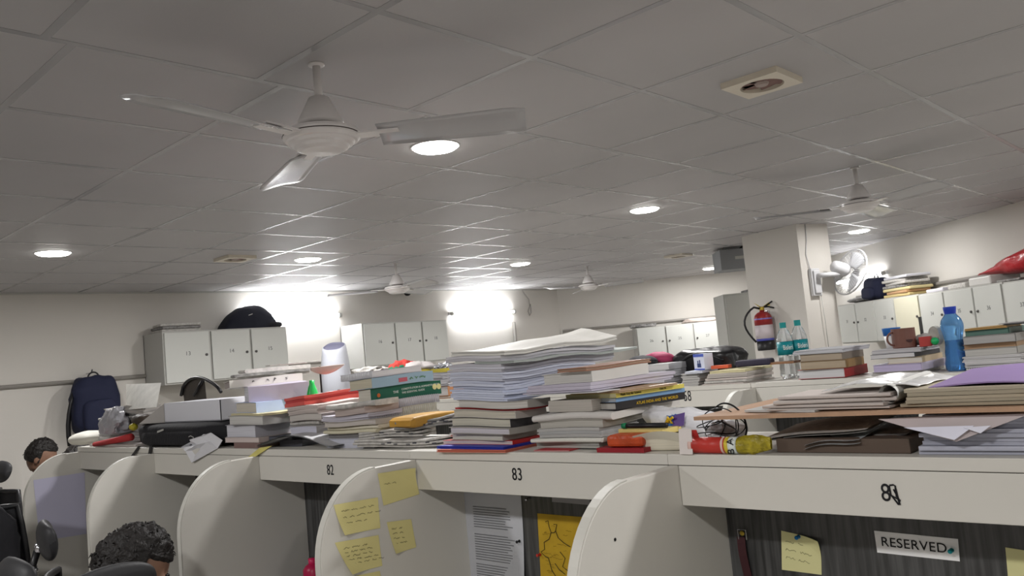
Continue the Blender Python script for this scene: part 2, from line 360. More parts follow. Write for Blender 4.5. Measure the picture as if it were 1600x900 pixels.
# ------------------------------------------------------------------ stacks of books and papers
ordn = ['bottom', 'second from bottom', 'third from bottom', 'fourth from bottom', 'fifth from bottom', 'sixth from bottom', 'seventh from bottom', 'eighth from bottom', 'ninth from bottom', 'tenth from bottom', 'eleventh from bottom', 'twelfth from bottom', 'thirteenth from bottom', 'fourteenth from bottom', 'fifteenth from bottom']
def item(u0, xl, xc, xr, z0, z1, kind, c1, c2, label, group, rng, amp=0, sp='R', txt=None, tcol=None, dumax=.36, z00=SH, extra=None, rot=None, rotc=None):
    zc = z0
    # near corner on the vertical plane u=u0 seen at image column xc, height near zc
    def colX(x, zt):
        y = 600
        for _ in range(6):
            p = X(x, y, u0); 
            y2 = y+ (p.z-zt)*F/max(.3, (p-Vector((0, 0, EYE))).length)
            y = y2
        return X(x, y, u0), y
    pc, yc = colX(xc, zc); pl, yl = colX(xl, zc)
    v0 = pc.y; v1 = pl.y; pr = Y(xr, yc, v0); du = max(.05, min(dumax, pr.x-u0)); dv = max(.03, v1-v0)
    t = z1-z0; cx = u0+du/2; cy = (v0+v1)/2
    a = math.radians(rng.uniform(-3.2, 3.2)*min(1, .22/dv)**2) if rot is None else math.radians(rot)
    if rotc is not None:
        a = math.radians(rotc[0]); dR = Vector((math.cos(a), math.sin(a), 0)); dL = Vector((-dR.y, dR.x, 0)); pr = PL(xr, yc, pc, dL)
        du = (Vector((pr.x, pr.y, 0))-Vector((pc.x, pc.y, 0))).length; dv = rotc[1]; cc = pc+dR*du/2+dL*dv/2; cx, cy = cc.x, cc.y
    ca, sa = math.cos(a), math.sin(a)
    def W(u, v): return (amp+.0015)*(math.sin(u*17+1.3)*.6+math.sin(v*15+.4)*.8)
    def T(x, y, z, ja=0, jx=0, jy=0):
        c_, s_ = (ca, sa) if not ja else (math.cos(a+ja), math.sin(a+ja))
        X_ = x-du/2; Y_ = y-dv/2; u = cx+X_*c_-Y_*s_+jx; v = cy+X_*s_+Y_*c_+jy
        zz = z0+z
        f = min(1, max(0, (zz-z00)/.12))
        zz += W(u, v)*f
        if extra: zz += extra(x/du, y/dv, z/t)
        return Vector((u, v, zz))
    O = (cx, cy, z0); catm = {'book': 'book', 'paper': 'papers', 'spiral': 'notebook', 'news': 'newspaper', 'mag': 'magazine', 'folder': 'folder'}
    if kind == 'book' or kind == 'spiral' or kind == 'mag':
        nm_ = {'book': 'book', 'spiral': 'spiral_notebook', 'mag': 'magazine'}[kind]
        r = thing(nm_, label, catm[kind], O, group)
        ct = .0016 if t > .012 else .0007; ins = .004 if kind == 'book' else .001
        q = MB(); q.slab(ins, du-ins, ins, dv-ins, ct, t-ct, 6, 6, T); q.build('pages', pages(c1), r)
        q = MB(); q.slab(0, du, 0, dv, 0, ct, 6, 6, T); q.slab(0, du, 0, dv, t-ct, t, 6, 6, T)
        if kind != 'spiral':
            if sp == 'R': q.slab(0, du, 0, ct, ct, t-ct, 6, 1, T)
            elif sp == 'L': q.slab(0, ct, 0, dv, ct, t-ct, 1, 6, T)
            elif sp == 'B': q.slab(du-ct, du, 0, dv, ct, t-ct, 1, 6, T)
        cvr = q.build('cover', cov(c2), r)
        if kind == 'spiral':
            q = MB(); n = int((du if sp == 'R' else dv)/.009)
            for i in range(n):
                pts = []
                for h in range(9):
                    th = 2*PI*h/8
                    if sp == 'R': pts.append(T((i+.5)*.009, .003-.005*math.cos(th), t/2+(t/2+.0015)*math.sin(th)))
                    else: pts.append(T(.003-.005*math.cos(th), (i+.5)*.009, t/2+(t/2+.0015)*math.sin(th)))
                q.tube(pts, .0011, 4, cap=False)
            q.build('wire_coil', mat('coil_wire', (205, 205, 208), .35, metal=.4), r)
        if txt:
            for (s_, fx, hz, szf) in txt:
                pp = T(du*fx, -.0004, t*hz); text(s_, t*szf, pp, (ca, sa, 0), (0, 0, 1), tcol or M_ink, r, 'spine_text', depth=.0003)
        return r, T, du, dv
    q = MB()
    if kind == 'paper':
        n = max(1, min(9, int(t/.006))); h = t/n
        for i in range(n):
            jx, jy, ja = rng.uniform(-.004, .004), rng.uniform(-.005, .005), math.radians(rng.uniform(-1.2, 1.2))
            q.slab(0, du, 0, dv, h*i+.0002, h*(i+1)-.0002, 5, 5, lambda x, y, z: T(x, y, z, ja, jx, jy), k=0 if i % 2 else 1)
        return q.build('paper_pile', [pages(c1), pages(c2)], label=label, cat='papers', group=group, origin=O), T, du, dv
    if kind == 'news':
        n = max(1, min(5, int(t/.01))); h = t/n
        for i in range(n):
            jx, jy, ja = rng.uniform(-.008, .006), rng.uniform(-.012, .012), math.radians(rng.uniform(-3, 3))
            # folded edge towards the aisle: rounded
            z_ = h*i; hh = h-.0006; vs = []; m_ = 8; ny = 8
            prof = [(du, z_), (du*.5, z_)]+[(hh/2-hh/2*math.sin(th)*1.0, z_+hh/2-hh/2*math.cos(th)) for th in [PI*g/m_ for g in range(m_+1)]]+[(du*.5, z_+hh), (du, z_+hh)]
            for yy in range(ny+1):
                for (px_, pz_) in prof: vs.append(T(px_, dv*yy/ny, pz_, ja, jx, jy))
            L = len(prof); fs = [(a_*L+b_, a_*L+b_+1, (a_+1)*L+b_+1, (a_+1)*L+b_) for a_ in range(ny) for b_ in range(L-1)]
            fs += [tuple(range(L)), tuple(ny*L+g for g in range(L-1, -1, -1))]; fs += [(a_*L, (a_+1)*L, (a_+1)*L+L-1, a_*L+L-1) for a_ in range(ny)]
            q.add(vs, fs, k=i % 2)
        return q.build('newspaper', [c1, c2], label=label, cat='newspaper', group=group, origin=O, smooth=False), T, du, dv
    if kind == 'folder':
        q.slab(0, du, 0, dv, 0, t*.4, 6, 6, T, k=0); q.slab(.004, du-.002, .003, dv, t*.4, t*.7, 6, 6, T, k=1); q.slab(0, du, 0, dv, t*.7, t, 6, 6, T, k=0)
        return q.build('folder', [cov(c1), cov(c2)], label=label, cat='folder', group=group, origin=O), T, du, dv
def stack(u0, items, where, group, z=SH, seed=1, amp=0, dumax=.36):
    """items: (xl, xc, xr, ytop at near corner, kind, colour1, colour2, description, options)"""
    rng = random.Random(seed); res = []; z00 = z
    for i, it in enumerate(items):
        xl, xc, xr, yt, kind, c1, c2, desc = it[:8]; opt = dict(it[8]) if len(it) > 8 else {}
        uu = u0+opt.pop('du', rng.uniform(-.012, .010)); z0 = z+opt.pop('lift', 0)
        z1 = X(xc, yt, uu).z
        if z1 < z0+.003: z1 = z0+.003
        lb = '%s, %s %s' % (desc, ('topmost' if i == len(items)-1 else ordn[i]), where)
        r = item(uu, xl, xc, xr, z0+.0003, z1, kind, c1, c2, lb, group, rng, amp=amp, dumax=opt.pop('dumax', dumax), z00=z00, **opt)
        res.append(r); z = z1+.0002
    return res, z
def boxobj(name, p, sx, sy, sz, rz, m_, label, cat, parent=None, group=None, tilt=0, bevel=.002):
    q = MB(); M = Matrix.Rotation(rz, 3, 'Z') @ Matrix.Rotation(tilt, 3, 'X'); p = Vector(p)
    q.bx(-sx/2, sx/2, -sy/2, sy/2, 0, sz, lambda a, b, c: p+M @ Vector((a, b, c)))
    return q.build(name, m_, parent, label=label, cat=cat, group=group, bevel=bevel)
WH = (222, 220, 216); LIL = (206, 202, 216); CRM = (216, 208, 188); GR = (168, 166, 162); BEI = (188, 176, 154); PNK = (206, 186, 182); COOL = (214, 218, 232)
G1 = 'books and papers on top of the near row'
G2 = 'books and papers on top of the second row'
# --- pile A: left pile (white spine near its top)
ra, za = stack(1.61, [
 (366, 407, 480, 692, 'book', (190, 170, 160), (128, 104, 100), 'brown covered thick book', dict(sp='L')),
 (352, 404, 500, 683.5, 'mag', (214, 200, 196), (190, 178, 172), 'pinkish white magazine'),
 (352, 402, 462, 663, 'book', (212, 212, 220), (176, 174, 182), 'thick white book'),
 (358, 409, 470, 648.5, 'book', (206, 204, 200), (160, 158, 156), 'thick white paged book with grey cover'),
 (360, 411, 468, 645, 'folder', (222, 212, 168), (230, 226, 214), 'thin pale yellow file'),
 (368, 401, 462, 628, 'book', (204, 198, 186), (176, 192, 224), 'cream paged book with pale blue spine'),
 (379, 389, 484, 604.5, 'book', (220, 220, 224), (186, 178, 196), 'thick lilac covered book', dict(rotc=(-22, .16))),
 (350, 359, 474, 595, 'book', (150, 140, 136), (222, 218, 210), 'thick book with white printed spine', dict(rotc=(-20, .17)))], 'in the left pile', G1, seed=3, amp=.002)
rb = ra[-1]; T = rb[1]; q = MB()
for i, (fx, ww) in enumerate([(.30, .05), (.50, .012), (.60, .045), (.76, .05)]):
    pp = T(rb[2]*fx, -.001, .018); scribble(q, pp, (1, 0, 0), (0, 0, 1), ww*.9, .014, seed=i, r=.0015)
q.build('spine_text', M_ink, rb[0])
za1 = za
stack(1.62, [(364, 372, 486, 585, 'news', M_newsp, M_newsd, 'folded newspaper', dict(rot=-4, du=.035)),
 (372, 384, 484, 577, 'news', M_newsp, M_newsd, 'folded newspaper', dict(rot=-6, du=.03)),
 (414, 420, 480, 570, 'news', M_newsp, M_newsp, 'rolled up newspaper', dict(rot=1))], 'over the white spined book', 'newspapers over the left pile', z=za+.001, seed=5)
# --- pile B: red file on top, black open magazine at its foot
stack(1.66, [
 (438, 470, 536, 687, 'book', (120, 120, 126), (70, 70, 78), 'dark grey book', dict(sp='L')),
 (412, 455, 560, 681, 'mag', (90, 92, 100), (40, 42, 50), 'black covered magazine'),
 (452, 497, 560, 665, 'book', (206, 206, 220), (176, 172, 170), 'lilac white paged book'),
 (452, 500, 570, 656, 'news', M_newsp, M_newsp, 'folded pale pamphlet'),
 (450, 505, 570, 645, 'book', (204, 198, 192), (170, 160, 158), 'worn pinkish paged book'),
 (450, 500, 568, 632, 'paper', (210, 198, 192), (198, 186, 180), 'bundle of pinkish sheets'),
 (445, 480, 580, 618, 'folder', (214, 92, 84), (190, 60, 58), 'bright red plastic file', dict(rot=-4))], 'in the red file pile', G1, seed=8, amp=.004)
# open magazine bending over the dark book
def omag():
    q = MB(); a = X(395, 690, 1.60); 
    def f(s, t):
        p = X(398+122*s, 692, 1.592); h = .012+.05*math.sin(PI*min(1, s*1.05))**1.2*.75
        return Vector((p.x+.20*t, p.y-.05*t, SH+h+.01*t))
    q.sheet(16, 8, f, t=.004)
    q.build('open_magazine', mat('magazine_grey', (196, 196, 198), .6, noise_=.3, nscale=9), label='open grey magazine arched face down at the foot of the red file pile', cat='magazine')
omag()
# --- pile C: two touching piles with the green book
stack(1.63, [
 (510, 584, 640, 684, 'book', (200, 202, 214), (190, 190, 198), 'lilac white thick book'),
 (514, 584, 640, 676, 'book', (110, 110, 112), (120, 118, 118), 'grey covered thin book', dict(sp='L')),
 (508, 588, 640, 664, 'news', mat('cream_fold', (206, 200, 176), .8), mat('cream_fold2', (214, 208, 190), .8), 'cream magazine bundle with rounded fold'),
 (506, 586, 630, 656, 'book', (204, 196, 190), (186, 178, 168), 'cream paged book'),
 (501, 578, 630, 646, 'paper', (206, 202, 214), (196, 192, 202), 'bundle of lilac white sheets'),
 (520, 573, 625, 636, 'book', (190, 176, 170), (176, 160, 154), 'pinkish paged book'),
 (508, 583, 622, 626, 'news', M_newsp, mat('pink_news', (204, 186, 178), .8, noise_=.2), 'folded pink tinted newspaper')], 'left of the green spine', G1, seed=11, amp=.005)
rc, zc = stack(1.668, [
 (560, 590, 655, 668, 'mag', (200, 200, 214), (150, 150, 206), 'thin magazine with blue and pink spine'),
 (575, 592, 690, 655, 'book', (206, 204, 190), (206, 202, 192), 'cream soft cover book'),
 (570, 588, 684, 643, 'spiral', (206, 204, 190), (196, 192, 180), 'cream spiral notebook with white wire'),
 (568, 584, 688, 630, 'spiral', (204, 202, 212), (190, 188, 198), 'lilac grey spiral notebook with white wire'),
 (560, 583, 690, 607, 'book', (214, 208, 196), (24, 96, 74), 'thick green book with white spine lettering'),
 (545, 584, 678, 590, 'book', (206, 198, 176), (152, 178, 196), 'pale blue hard cover book'),
 (532, 582, 660, 580, 'spiral', (222, 222, 226), (196, 194, 206), 'white spiral notebook', dict(sp='L'))], 'in the green spine pile', G1, seed=13, amp=.002)
g = rc[4]; T = g[1]; du = g[2]; tt = .05
def onsp(r_, s_, fx, fz, sz, m_, al='LEFT'):
    T_ = r_[1]; a_ = T_(r_[2]*fx, -.0006, fz); b_ = T_(r_[2]*fx+.05, -.0006, fz); text(s_, sz, a_, b_-a_, (0, 0, 1), m_, r_[0], 'spine_text', depth=.0003, align=al)
M_wtxt = mat('white_print', (225, 232, 228), .6); M_ytxt = mat('yellow_print', (216, 178, 40), .6)
onsp(g, 'CONSTITUTION & ADMINISTRATION', .42, .030, .0095, M_wtxt); onsp(g, 'THE ESSENTIAL GUIDE', .42, .018, .0095, M_wtxt); onsp(g, 'THE', .30, .024, .012, M_wtxt)
q = MB()
for fx, rr in ((.90, .010), (.965, .010)): 
    c_ = T(du*fx, -.001, .026); q.lathe([(0, 0), (rr, 0), (rr, .0006), (0, .0006)], 16, c_, Matrix.Rotation(PI/2, 3, 'X'))
q.build('spine_roundel', mat('cream_print', (226, 220, 160), .6), g[0])
q = MB(); c_ = T(du*.10, -.001, .022); q.lathe([(0, 0), (.007, 0), (.007, .0006), (0, .0006)], 12, c_, Matrix.Rotation(PI/2, 3, 'X')); q.build('spine_emblem', mat('orange_print', (206, 110, 50), .6), g[0])
g = rc[5]; T = g[1]; du = g[2]; q = MB(); q.bx(du*.42, du*.56, -.001, .0, .008, .022, T); q.build('spine_patch', mat('pink_patch', (190, 96, 110), .6), g[0])
q = MB(); scribble(q, T(du*.60, -.001, .016), T(1, 0, 0)-T(0, 0, 0), (0, 0, 1), .045, .009, seed=4, r=.0014); q.build('spine_text', mat('green_print', (110, 160, 110), .6), g[0])
# mustard rounded book in front of the cream book
q = MB(); a = X(628, 668, 1.66); b = X(697, 660, 1.66)
dd = Vector((b-a)).normalized()
mv = Y(632, 670, 2.005).y
P0 = X(634, 668, 1.645)
def mb(s, h):
    return P0+Vector((.235*s, -.012, 0))
prof = []
for i in range(13):
    th = PI*i/12; prof.append((-.012*math.sin(th), -.0165*math.cos(th)))
vs = []; L = 14
for i in range(L+1):
    s = i/L; cc = P0+Vector((.215*s, -.02, .012+.004*math.sin(s*3)))
    k_ = min(1, .55+s*6, .6+(1-s)*6)
    for (a_, b_) in prof: vs.append(cc+Vector((0, a_*k_, b_*k_)))
    vs.append(cc+Vector((0, .10, .0165*k_))); vs.append(cc+Vector((0, .10, -.0165*k_)))
n = len(prof)+2
q.add(vs, [(i*n+j, i*n+(j+1) % n, (i+1)*n+(j+1) % n, (i+1)*n+j) for i in range(L) for j in range(n)]+[tuple(range(n-1, -1, -1)), tuple(L*n+j for j in range(n))])
q.build('diary', mat('mustard_cover', (196, 148, 60), .5, noise_=.25, nscale=9), smooth=False, label='mustard yellow padded diary with worn cover, beside the green spined pile', cat='book', group=G1)
# --- newspapers bundle lying in front
def newsroll(name, p0, p1, r, label, squash=.55, mats=M_newsp, seed=0, hole=True):
    p0 = Vector(p0); p1 = Vector(p1); d = (p1-p0); L = d.length; d.normalize(); sd = Vector((-d.y, d.x, 0)).normalized(); sd = sd if sd.x < 0 else -sd
    t = thing('newspaper', label, 'newspaper', (p0+p1)/2, 'newspapers on the near row'); rd = random.Random(seed); h = r*squash*2/3; wd = r*2
    q = MB(); prof0 = [(-wd, 0)]+[(math.sin(PI*g/8)*.5, .5-.5*math.cos(PI*g/8)) for g in range(9)]+[(-wd, 1)]
    for i in range(3):
        jx = rd.uniform(-.006, .006); jl = rd.uniform(-.01, .01); vs = []; n_ = 12; hh = h-.0006
        for k in range(n_+1):
            s_ = k/n_; flare = max(0, s_-.75)*4
            for (a_, b_) in prof0:
                off = (a_*hh if a_ >= 0 else a_)
                vs.append(p0+d*(L*s_+jl)+sd*(off+jx)+Vector((0, 0, h*i+b_*hh+.004*flare*i+.0025*math.sin(s_*6+seed)+.003)))
        n = len(prof0); q.add(vs, [(k*n+j, k*n+j+1, (k+1)*n+j+1, (k+1)*n+j) for k in range(n_) for j in range(n-1)]+[(k*n, (k+1)*n, (k+1)*n+n-1, k*n+n-1) for k in range(n_)]+[tuple(range(n)), tuple(n_*n+j for j in range(n-1, -1, -1))], k=i % 2)
    q.build('folded_pages', [mats, M_newsp], t)
    q = MB()
    for k in range(9):
        s_ = .30+.065*k; z_ = h*(1+.45*(k % 2))
        if k in (3, 6): continue
        q.bx(0, .016, .0015, .0028, 0, h*.55, lambda x, y, z: p0+d*(L*s_+x)+sd*(y+h*.5)+Vector((0, 0, z_+z+.0025*math.sin(s_*6+seed)+.004)))
    q.build('headline', mat('headline_ink', (70, 70, 76), .8), t)
    return t
zb = SH+.001
newsroll('folded_newspaper', Vector((1.60, X(556, 704, 1.6).y, zb)), Vector((1.66, X(700, 696, 1.66).y-.02, zb)), .045, 'flat rolled newspaper at the shelf edge, lowest of the newspaper bundle', .28, seed=1)
newsroll('folded_newspaper', Vector((1.615, X(560, 700, 1.6).y+.02, zb+.026)), Vector((1.70, X(660, 690, 1.70).y, zb+.026)), .042, 'flat rolled newspaper lying on another, beside the white thick book', .3, seed=5)
newsroll('folded_newspaper', Vector((1.64, X(625, 690, 1.64).y+.02, zb+.052)), Vector((1.76, X(712, 680, 1.76).y, zb+.052)), .04, 'dark printed folded newspaper leaning toward the blue file, topmost of the bundle', .3, M_newsd, seed=9)
# --- pile D: number 83 pile with the tall paper heap
def ext_top(x, y, z): return 0
items = [
 (683, 788, 850, 703.5, 'folder', (206, 112, 92), (214, 150, 130), 'salmon orange file', dict(du=-.045, dumax=.4)),
 (682, 788, 845, 698, 'folder', (44, 58, 170), (60, 80, 190), 'blue plastic file', dict(du=-.034)),
 (693, 800, 850, 688, 'mag', (216, 200, 196), (200, 44, 46), 'red and pink workbook'),
 (704, 789, 850, 677, 'book', (210, 206, 196), (176, 170, 160), 'cream paged book'),
 (702, 797, 852, 667, 'book', (204, 200, 208), (170, 166, 160), 'lilac white paged book'),
 (704, 800, 852, 651, 'book', (204, 200, 186), (70, 68, 70), 'cream book with dark back cover'),
 (707, 807, 855, 638, 'book', (200, 194, 180), (186, 182, 176), 'cream wavy paged book'),
 (712, 820, 856, 634, 'mag', (190, 60, 60), (170, 40, 44), 'thin red booklet'),
 (716, 822, 860, 622, 'book', (206, 202, 196), (180, 176, 170), 'white paged book over the red booklet'),
 (706, 786, 880, 606, 'paper', (206, 212, 232), (196, 202, 222), 'bluish white sheet block'),
 (705, 783, 905, 592, 'paper', (212, 216, 232), (198, 202, 218), 'slightly wider bluish sheet block'),
 (704, 790, 930, 577, 'paper', (210, 214, 230), (196, 198, 212), 'wide block of bluish white sheets', dict(dumax=.46)),
 (702, 788, 962, 564, 'paper', (208, 208, 218), (196, 194, 202), 'wide block of greyish white sheets', dict(dumax=.5)),
 (740, 800, 1000, 559, 'folder', (176, 184, 180), (214, 216, 214), 'thin greenish clear file', dict(dumax=.62, rot=1)),
 (700, 786, 966, 551, 'paper', (212, 210, 216), (190, 188, 194), 'uneven block of greyish white sheets', dict(dumax=.52)),
 (704, 784, 970, 544, 'folder', (214, 212, 206), (206, 204, 200), 'big cream card file, bent up behind', dict(dumax=.54, extra=lambda a, b, c: .045*max(0, a)**1.5*max(0, 1-abs(b-.62)*1.1)))]
stack(1.615, items, 'in the tall pile over 83', G1, seed=17, amp=.0055)
# --- pile E: right of it, with the world atlas
items = [
 (833, 886, 960, 708, 'mag', (226, 222, 220), (190, 60, 66), 'thin red and white booklet poking out', dict(du=-.03)),
 (838, 940, 990, 690, 'paper', GR, (180, 178, 172), 'block of grey newsprint sheets'),
 (828, 936, 980, 684, 'news', mat('pale_fold', (214, 212, 204), .7), mat('pale_fold', (214, 212, 204), .7), 'white curling magazine'),
 (842, 940, 1000, 668, 'paper', (172, 172, 172), (182, 180, 178), 'block of grey sheets'),
 (842, 944, 1040, 655, 'book', (190, 186, 178), (182, 178, 170), 'grey paged thick magazine'),
 (828, 950, 1062, 643, 'news', mat('pale_fold3', (206, 202, 198), .7), mat('pale_fold3', (206, 202, 198), .7), 'folded pale magazine')]
re_, ze = stack(1.635, items, 'right of the tall pile', G1, seed=23, amp=.006)
items = [
 (905, 963, 1073, 629, 'book', (190, 186, 180), (36, 34, 36), 'black spined atlas with yellow lettering', dict(rotc=(-9, .20))),
 (905, 963, 1072, 621.5, 'mag', (190, 196, 204), (126, 164, 206), 'light blue thin book', dict(rotc=(-9, .20))),
 (905, 963, 1071, 614.5, 'mag', (206, 200, 160), (214, 200, 96), 'yellow thin book with black lettering', dict(rotc=(-9, .19))),
 (905, 968, 1060, 610.5, 'folder', (190, 158, 122), (200, 190, 176), 'brown paper envelope', dict(rotc=(-9, .18)))]
rf, zf = stack(1.66, items, 'in the atlas pile', G1, z=ze, seed=29)
boxobj('book', (1.735, X(900, 637, 1.66).y, ze+.001), .19, .15, .030, -.05, pages((186, 180, 172)), 'grey brown paged book left of the black spined atlas', 'book', group=G1)
onsp(rf[0], 'ATLAS INDIA AND THE WORLD', .28, .009, .0105, M_ytxt)
onsp(rf[2], 'Made Easy for Science', .06, .0062, .0078, M_ink); onsp(rf[2], 'Class XI', .62, .0062, .007, M_ink)
items = [
 (824, 942, 975, 620, 'news', mat('pale_fold4', (208, 208, 210), .6), mat('pale_fold4', (208, 208, 210), .6), 'folded glossy white magazine', dict(dumax=.2)),
 (815, 924, 1048, 609, 'paper', (208, 202, 218), (196, 190, 206), 'lilac white sheet block'),
 (824, 928, 1052, 597, 'paper', (200, 194, 208), (206, 200, 214), 'second lilac white sheet block'),
 (848, 927, 1015, 579.5, 'book', (206, 204, 200), (214, 212, 208), 'worn cream book, torn cover'),
 (872, 918, 1018, 574, 'folder', (150, 110, 90), (196, 172, 150), 'brown card file')]
stack(1.63, items, 'over the atlas pile', G1, z=max(ze, zf)+.0005, seed=31, amp=.005)
# ------------------------------------------------------------------ small things at the pile's right
def blob(name, c, dims, m_, label, cat, nz=.25, ns=3, seed=0, pw=1.0, rz=0, tilt=0, parent=None, group=None, n=30, mm=20, smooth=True, zmin=-9):
    q = MB(); M = Matrix.Rotation(rz, 3, 'Z') @ Matrix.Rotation(tilt, 3, 'Y')
    q.ell(c, dims[0]/2, dims[1]/2, dims[2]/2, n, mm, M, pw, nz, ns, seed=seed, zmin=zmin)
    if parent: return q.build(name, m_, parent, smooth)
    return q.build(name, m_, label=label, cat=cat, group=group, smooth=smooth)
p = X(978, 706, 1.61); L = .10
pk = boxobj('snack_packet', (1.635, p.y, SH+.012), .065, L, .028, .1, mat('orange_packet', (206, 84, 44), .35, noise_=.35, nscale=22, bump=.5, bscale=40), 'crinkled orange packet on a red booklet, below the atlas', 'packet', bevel=.008)
q = MB(); c_ = Vector((1.635, p.y, SH)); q.bx(-.04, .06, -.062, .075, .0005, .011, lambda a, b, c: c_+Vector((a, b, c))); q.build('booklet', cov((150, 34, 44)), label='dark red booklet lying under the orange packet', cat='booklet')
p = X(1030, 690, 1.65)
boxobj('paper_bundle', (1.70, p.y+.005, SH+.001), .15, .13, .030, .15, pages((222, 216, 196)), 'cream paper bundle right of the orange packet', 'papers', bevel=.004)
q = MB(); q.sheet(8, 5, lambda a, b: X(988, 690, 1.60)+Vector((.02*b+.0, -.135*a, .0))*1+Vector((.02*a, 0, .012-.05*b*(.5+.5*a)*.6+.01*math.sin(a*3))), t=.001, nrm=(-1, 0, 0)); q.build('envelope', cov((226, 222, 206)), label='cream torn envelope leaning on the paper bundle at the shelf edge', cat='envelope')
boxobj('yellow_pad', (1.70, X(1010, 680, 1.68).y, SH+.034), .08, .14, .013, -.1, [mat('yellow_pad_paper', (222, 202, 128), .7)], 'pale yellow pad on the cream paper bundle', 'notepad')
q = MB(); a = X(976, 671, 1.665); b = X(1042, 664, 1.665); a.z = b.z = SH+.055; q.tube([a, a+(b-a)*.15, b], .0065, 10)
pn = q.build('marker_pen', M_black, label='black marker with a green cap end lying on the yellow pad', cat='pen', smooth=True)
q = MB(); q.tube([a-(b-a)*.04, a+(b-a)*.06], .0072, 10); q.build('cap', mat('green_cap', (20, 120, 80), .4), pn, smooth=True)
# white plastic shopping bag with purple and yellow print
t = thing('plastic_bag', 'white crumpled plastic bag with a purple and yellow printed patch', 'bag', (1.80, X(1090, 680, 1.8).y, SH))
ctr = Vector((1.80, X(1088, 680, 1.8).y, SH+.036))
q = MB(); q.ell(ctr, .085, .12, .037, 34, 22, Matrix.Rotation(.25, 3, 'Z') @ Matrix.Rotation(.25, 3, 'X'), .85, .35, 3.2, seed=5, zmin=SH+.001); bagm = q.build('bag', M_crump, t, smooth=True)
q = MB(); a = ctr+Vector((-.072, .02, .022)); q.bx(0, .001, -.04, .02, -.018, .012, lambda x, y, z: a+Vector((x+z*.35-.006, y, z+.2*y*-1))); q.build('print_patch', mat('purple_print', (90, 58, 140), .4), t)
q = MB(); a2 = a+Vector((-.012, 0, 0)); q.tube([a2+Vector((0, .012, -.010)), a2+Vector((0, .002, .010)), a2+Vector((0, -.008, -.004)), a2+Vector((0, .008, -.002)), a2+Vector((0, -.012, .010))], .0035, 5); q.build('print_mark', M_ytxt, t)
blob('plastic_pouch', Vector((1.74, X(1054, 672, 1.74).y-.0, SH+.045)), (.05, .05, .06), mat('blue_plastic', (56, 110, 180), .3, noise_=.4), 'blue plastic pouch poking out of the white bag', 'pouch', seed=3, nz=.3)
blob('tissue', Vector((1.70, X(1122, 672, 1.70).y, SH+.03)), (.07, .07, .055), M_crump, 'crumpled white tissue between the cable and the plywood board', 'tissue', nz=.5, ns=3, seed=9, zmin=SH+.001)
# cable
q = MB(); rr = random.Random(4); pts = []
cc = X(1118, 690, 1.63); cc = Vector((1.66, cc.y, SH+.035))
for i in range(240):
    a = i/240; th = a*2*PI*4; R = .032+.03*math.sin(a*17)+.01*math.sin(a*41)
    pts.append(cc+Vector((.03*math.sin(th*1.0+a*5)+.01*math.sin(a*60), R*math.cos(th)*1.3+.02*math.sin(a*9), max(-.03, .012+.035*math.sin(th)*math.sin(a*12+.5)+.01*math.sin(a*31)))))
pts += [cc+Vector((.02+.004*i, -.05-.008*i, -.02+.02*math.sin(i*.5)*0)) for i in range(14)]
q.tube(pts, .0014, 5)
q.build('earphone_cable', M_black, label='tangled thin black cable in loops above the red rolled packet', cat='cable', smooth=True)
for (dx, z_) in ((0, .012),):
    p = X(1160, 655, 1.75)
q = MB(); pts = []
c0 = Vector((1.70, X(1140, 660, 1.70).y, SH+.05))
for i in range(40):
    th = PI*1.35*i/39-.3; pts.append(c0+Vector((0, -.045*math.sin(th+.2)*.9, -.03+.062*(1-math.cos(th))/1.4-.01)))
q.tube(pts, .0022, 6); q.build('cable_loop', M_black, label='single thick black cable loop rising beside the end of the plywood board', cat='cable', smooth=True)
# red cylinder packet + yellow foil
t = thing('rolled_packet', 'red cylinder packet with crumpled yellow foil end lying at the shelf edge', 'packet', (1.60, X(1130, 708, 1.6).y, SH))
a = X(1083, 708, 1.597); b = X(1138, 706, 1.597); a.z = b.z = SH+.0185
q = MB(); q.tube([a, b], .0175, 20); q.build('red_tube', mat('red_wrap', (196, 58, 50), .4, noise_=.06), t, smooth=True)
q = MB(); q.tube([a+(a-b)*.02, a+(b-a)*.08], .0178, 20); q.tube([b-(b-a)*.10, b-(b-a)*.04], .0178, 20); q.build('pale_band', mat('pale_print', (224, 190, 180), .5), t, smooth=True)
q = MB(); q.tube([b, b+(b-a)*.10], .0182, 20); q.build('yellow_band', mat('yellow_wrap', (214, 190, 60), .4), t, smooth=True)
q = MB(); q.tube([b+(b-a)*.10, b+(b-a)*.30], .0179, 20); lb = q.build('white_band', M_wtxt, t, smooth=True)
text('B A', .022, b+(b-a)*.2+Vector((-.0185, 0, 0)), (0, 0, 1), (0, 1, 0), M_ink, t, 'lettering')
q = MB(); d_ = (b-a).normalized(); vs = []
q.grid(16, 16, lambda s, h: b+d_*(.028+.072*s)+Vector((math.cos(h*2*PI)*(.0178*(1-s*.75)), 0, math.sin(h*2*PI)*(.0178*(1+.25*math.sin(s*PI)-.3*s))))*(1+.35*s*noise.noise(Vector((s*6, h*9, 2))))+Vector((0, 0, .004*s)))
q.build('foil_end', mat('olive_foil', (176, 160, 40), .35, noise_=.5, nscale=60, bump=.6, bscale=60), t, smooth=False)
q = MB(); q.sheet(4, 6, lambda s, h: X(1068+20*s, 0+690, 1.60)+Vector((-.014-.006*h, 0, .03-.055*h+.0*s)), t=.0008, nrm=(1, 0, 0)); 
q.build('folded_leaflet', mat('white_leaflet', (222, 214, 210), .5), label='white leaflet hanging over the shelf edge left of the red packet', cat='leaflet')
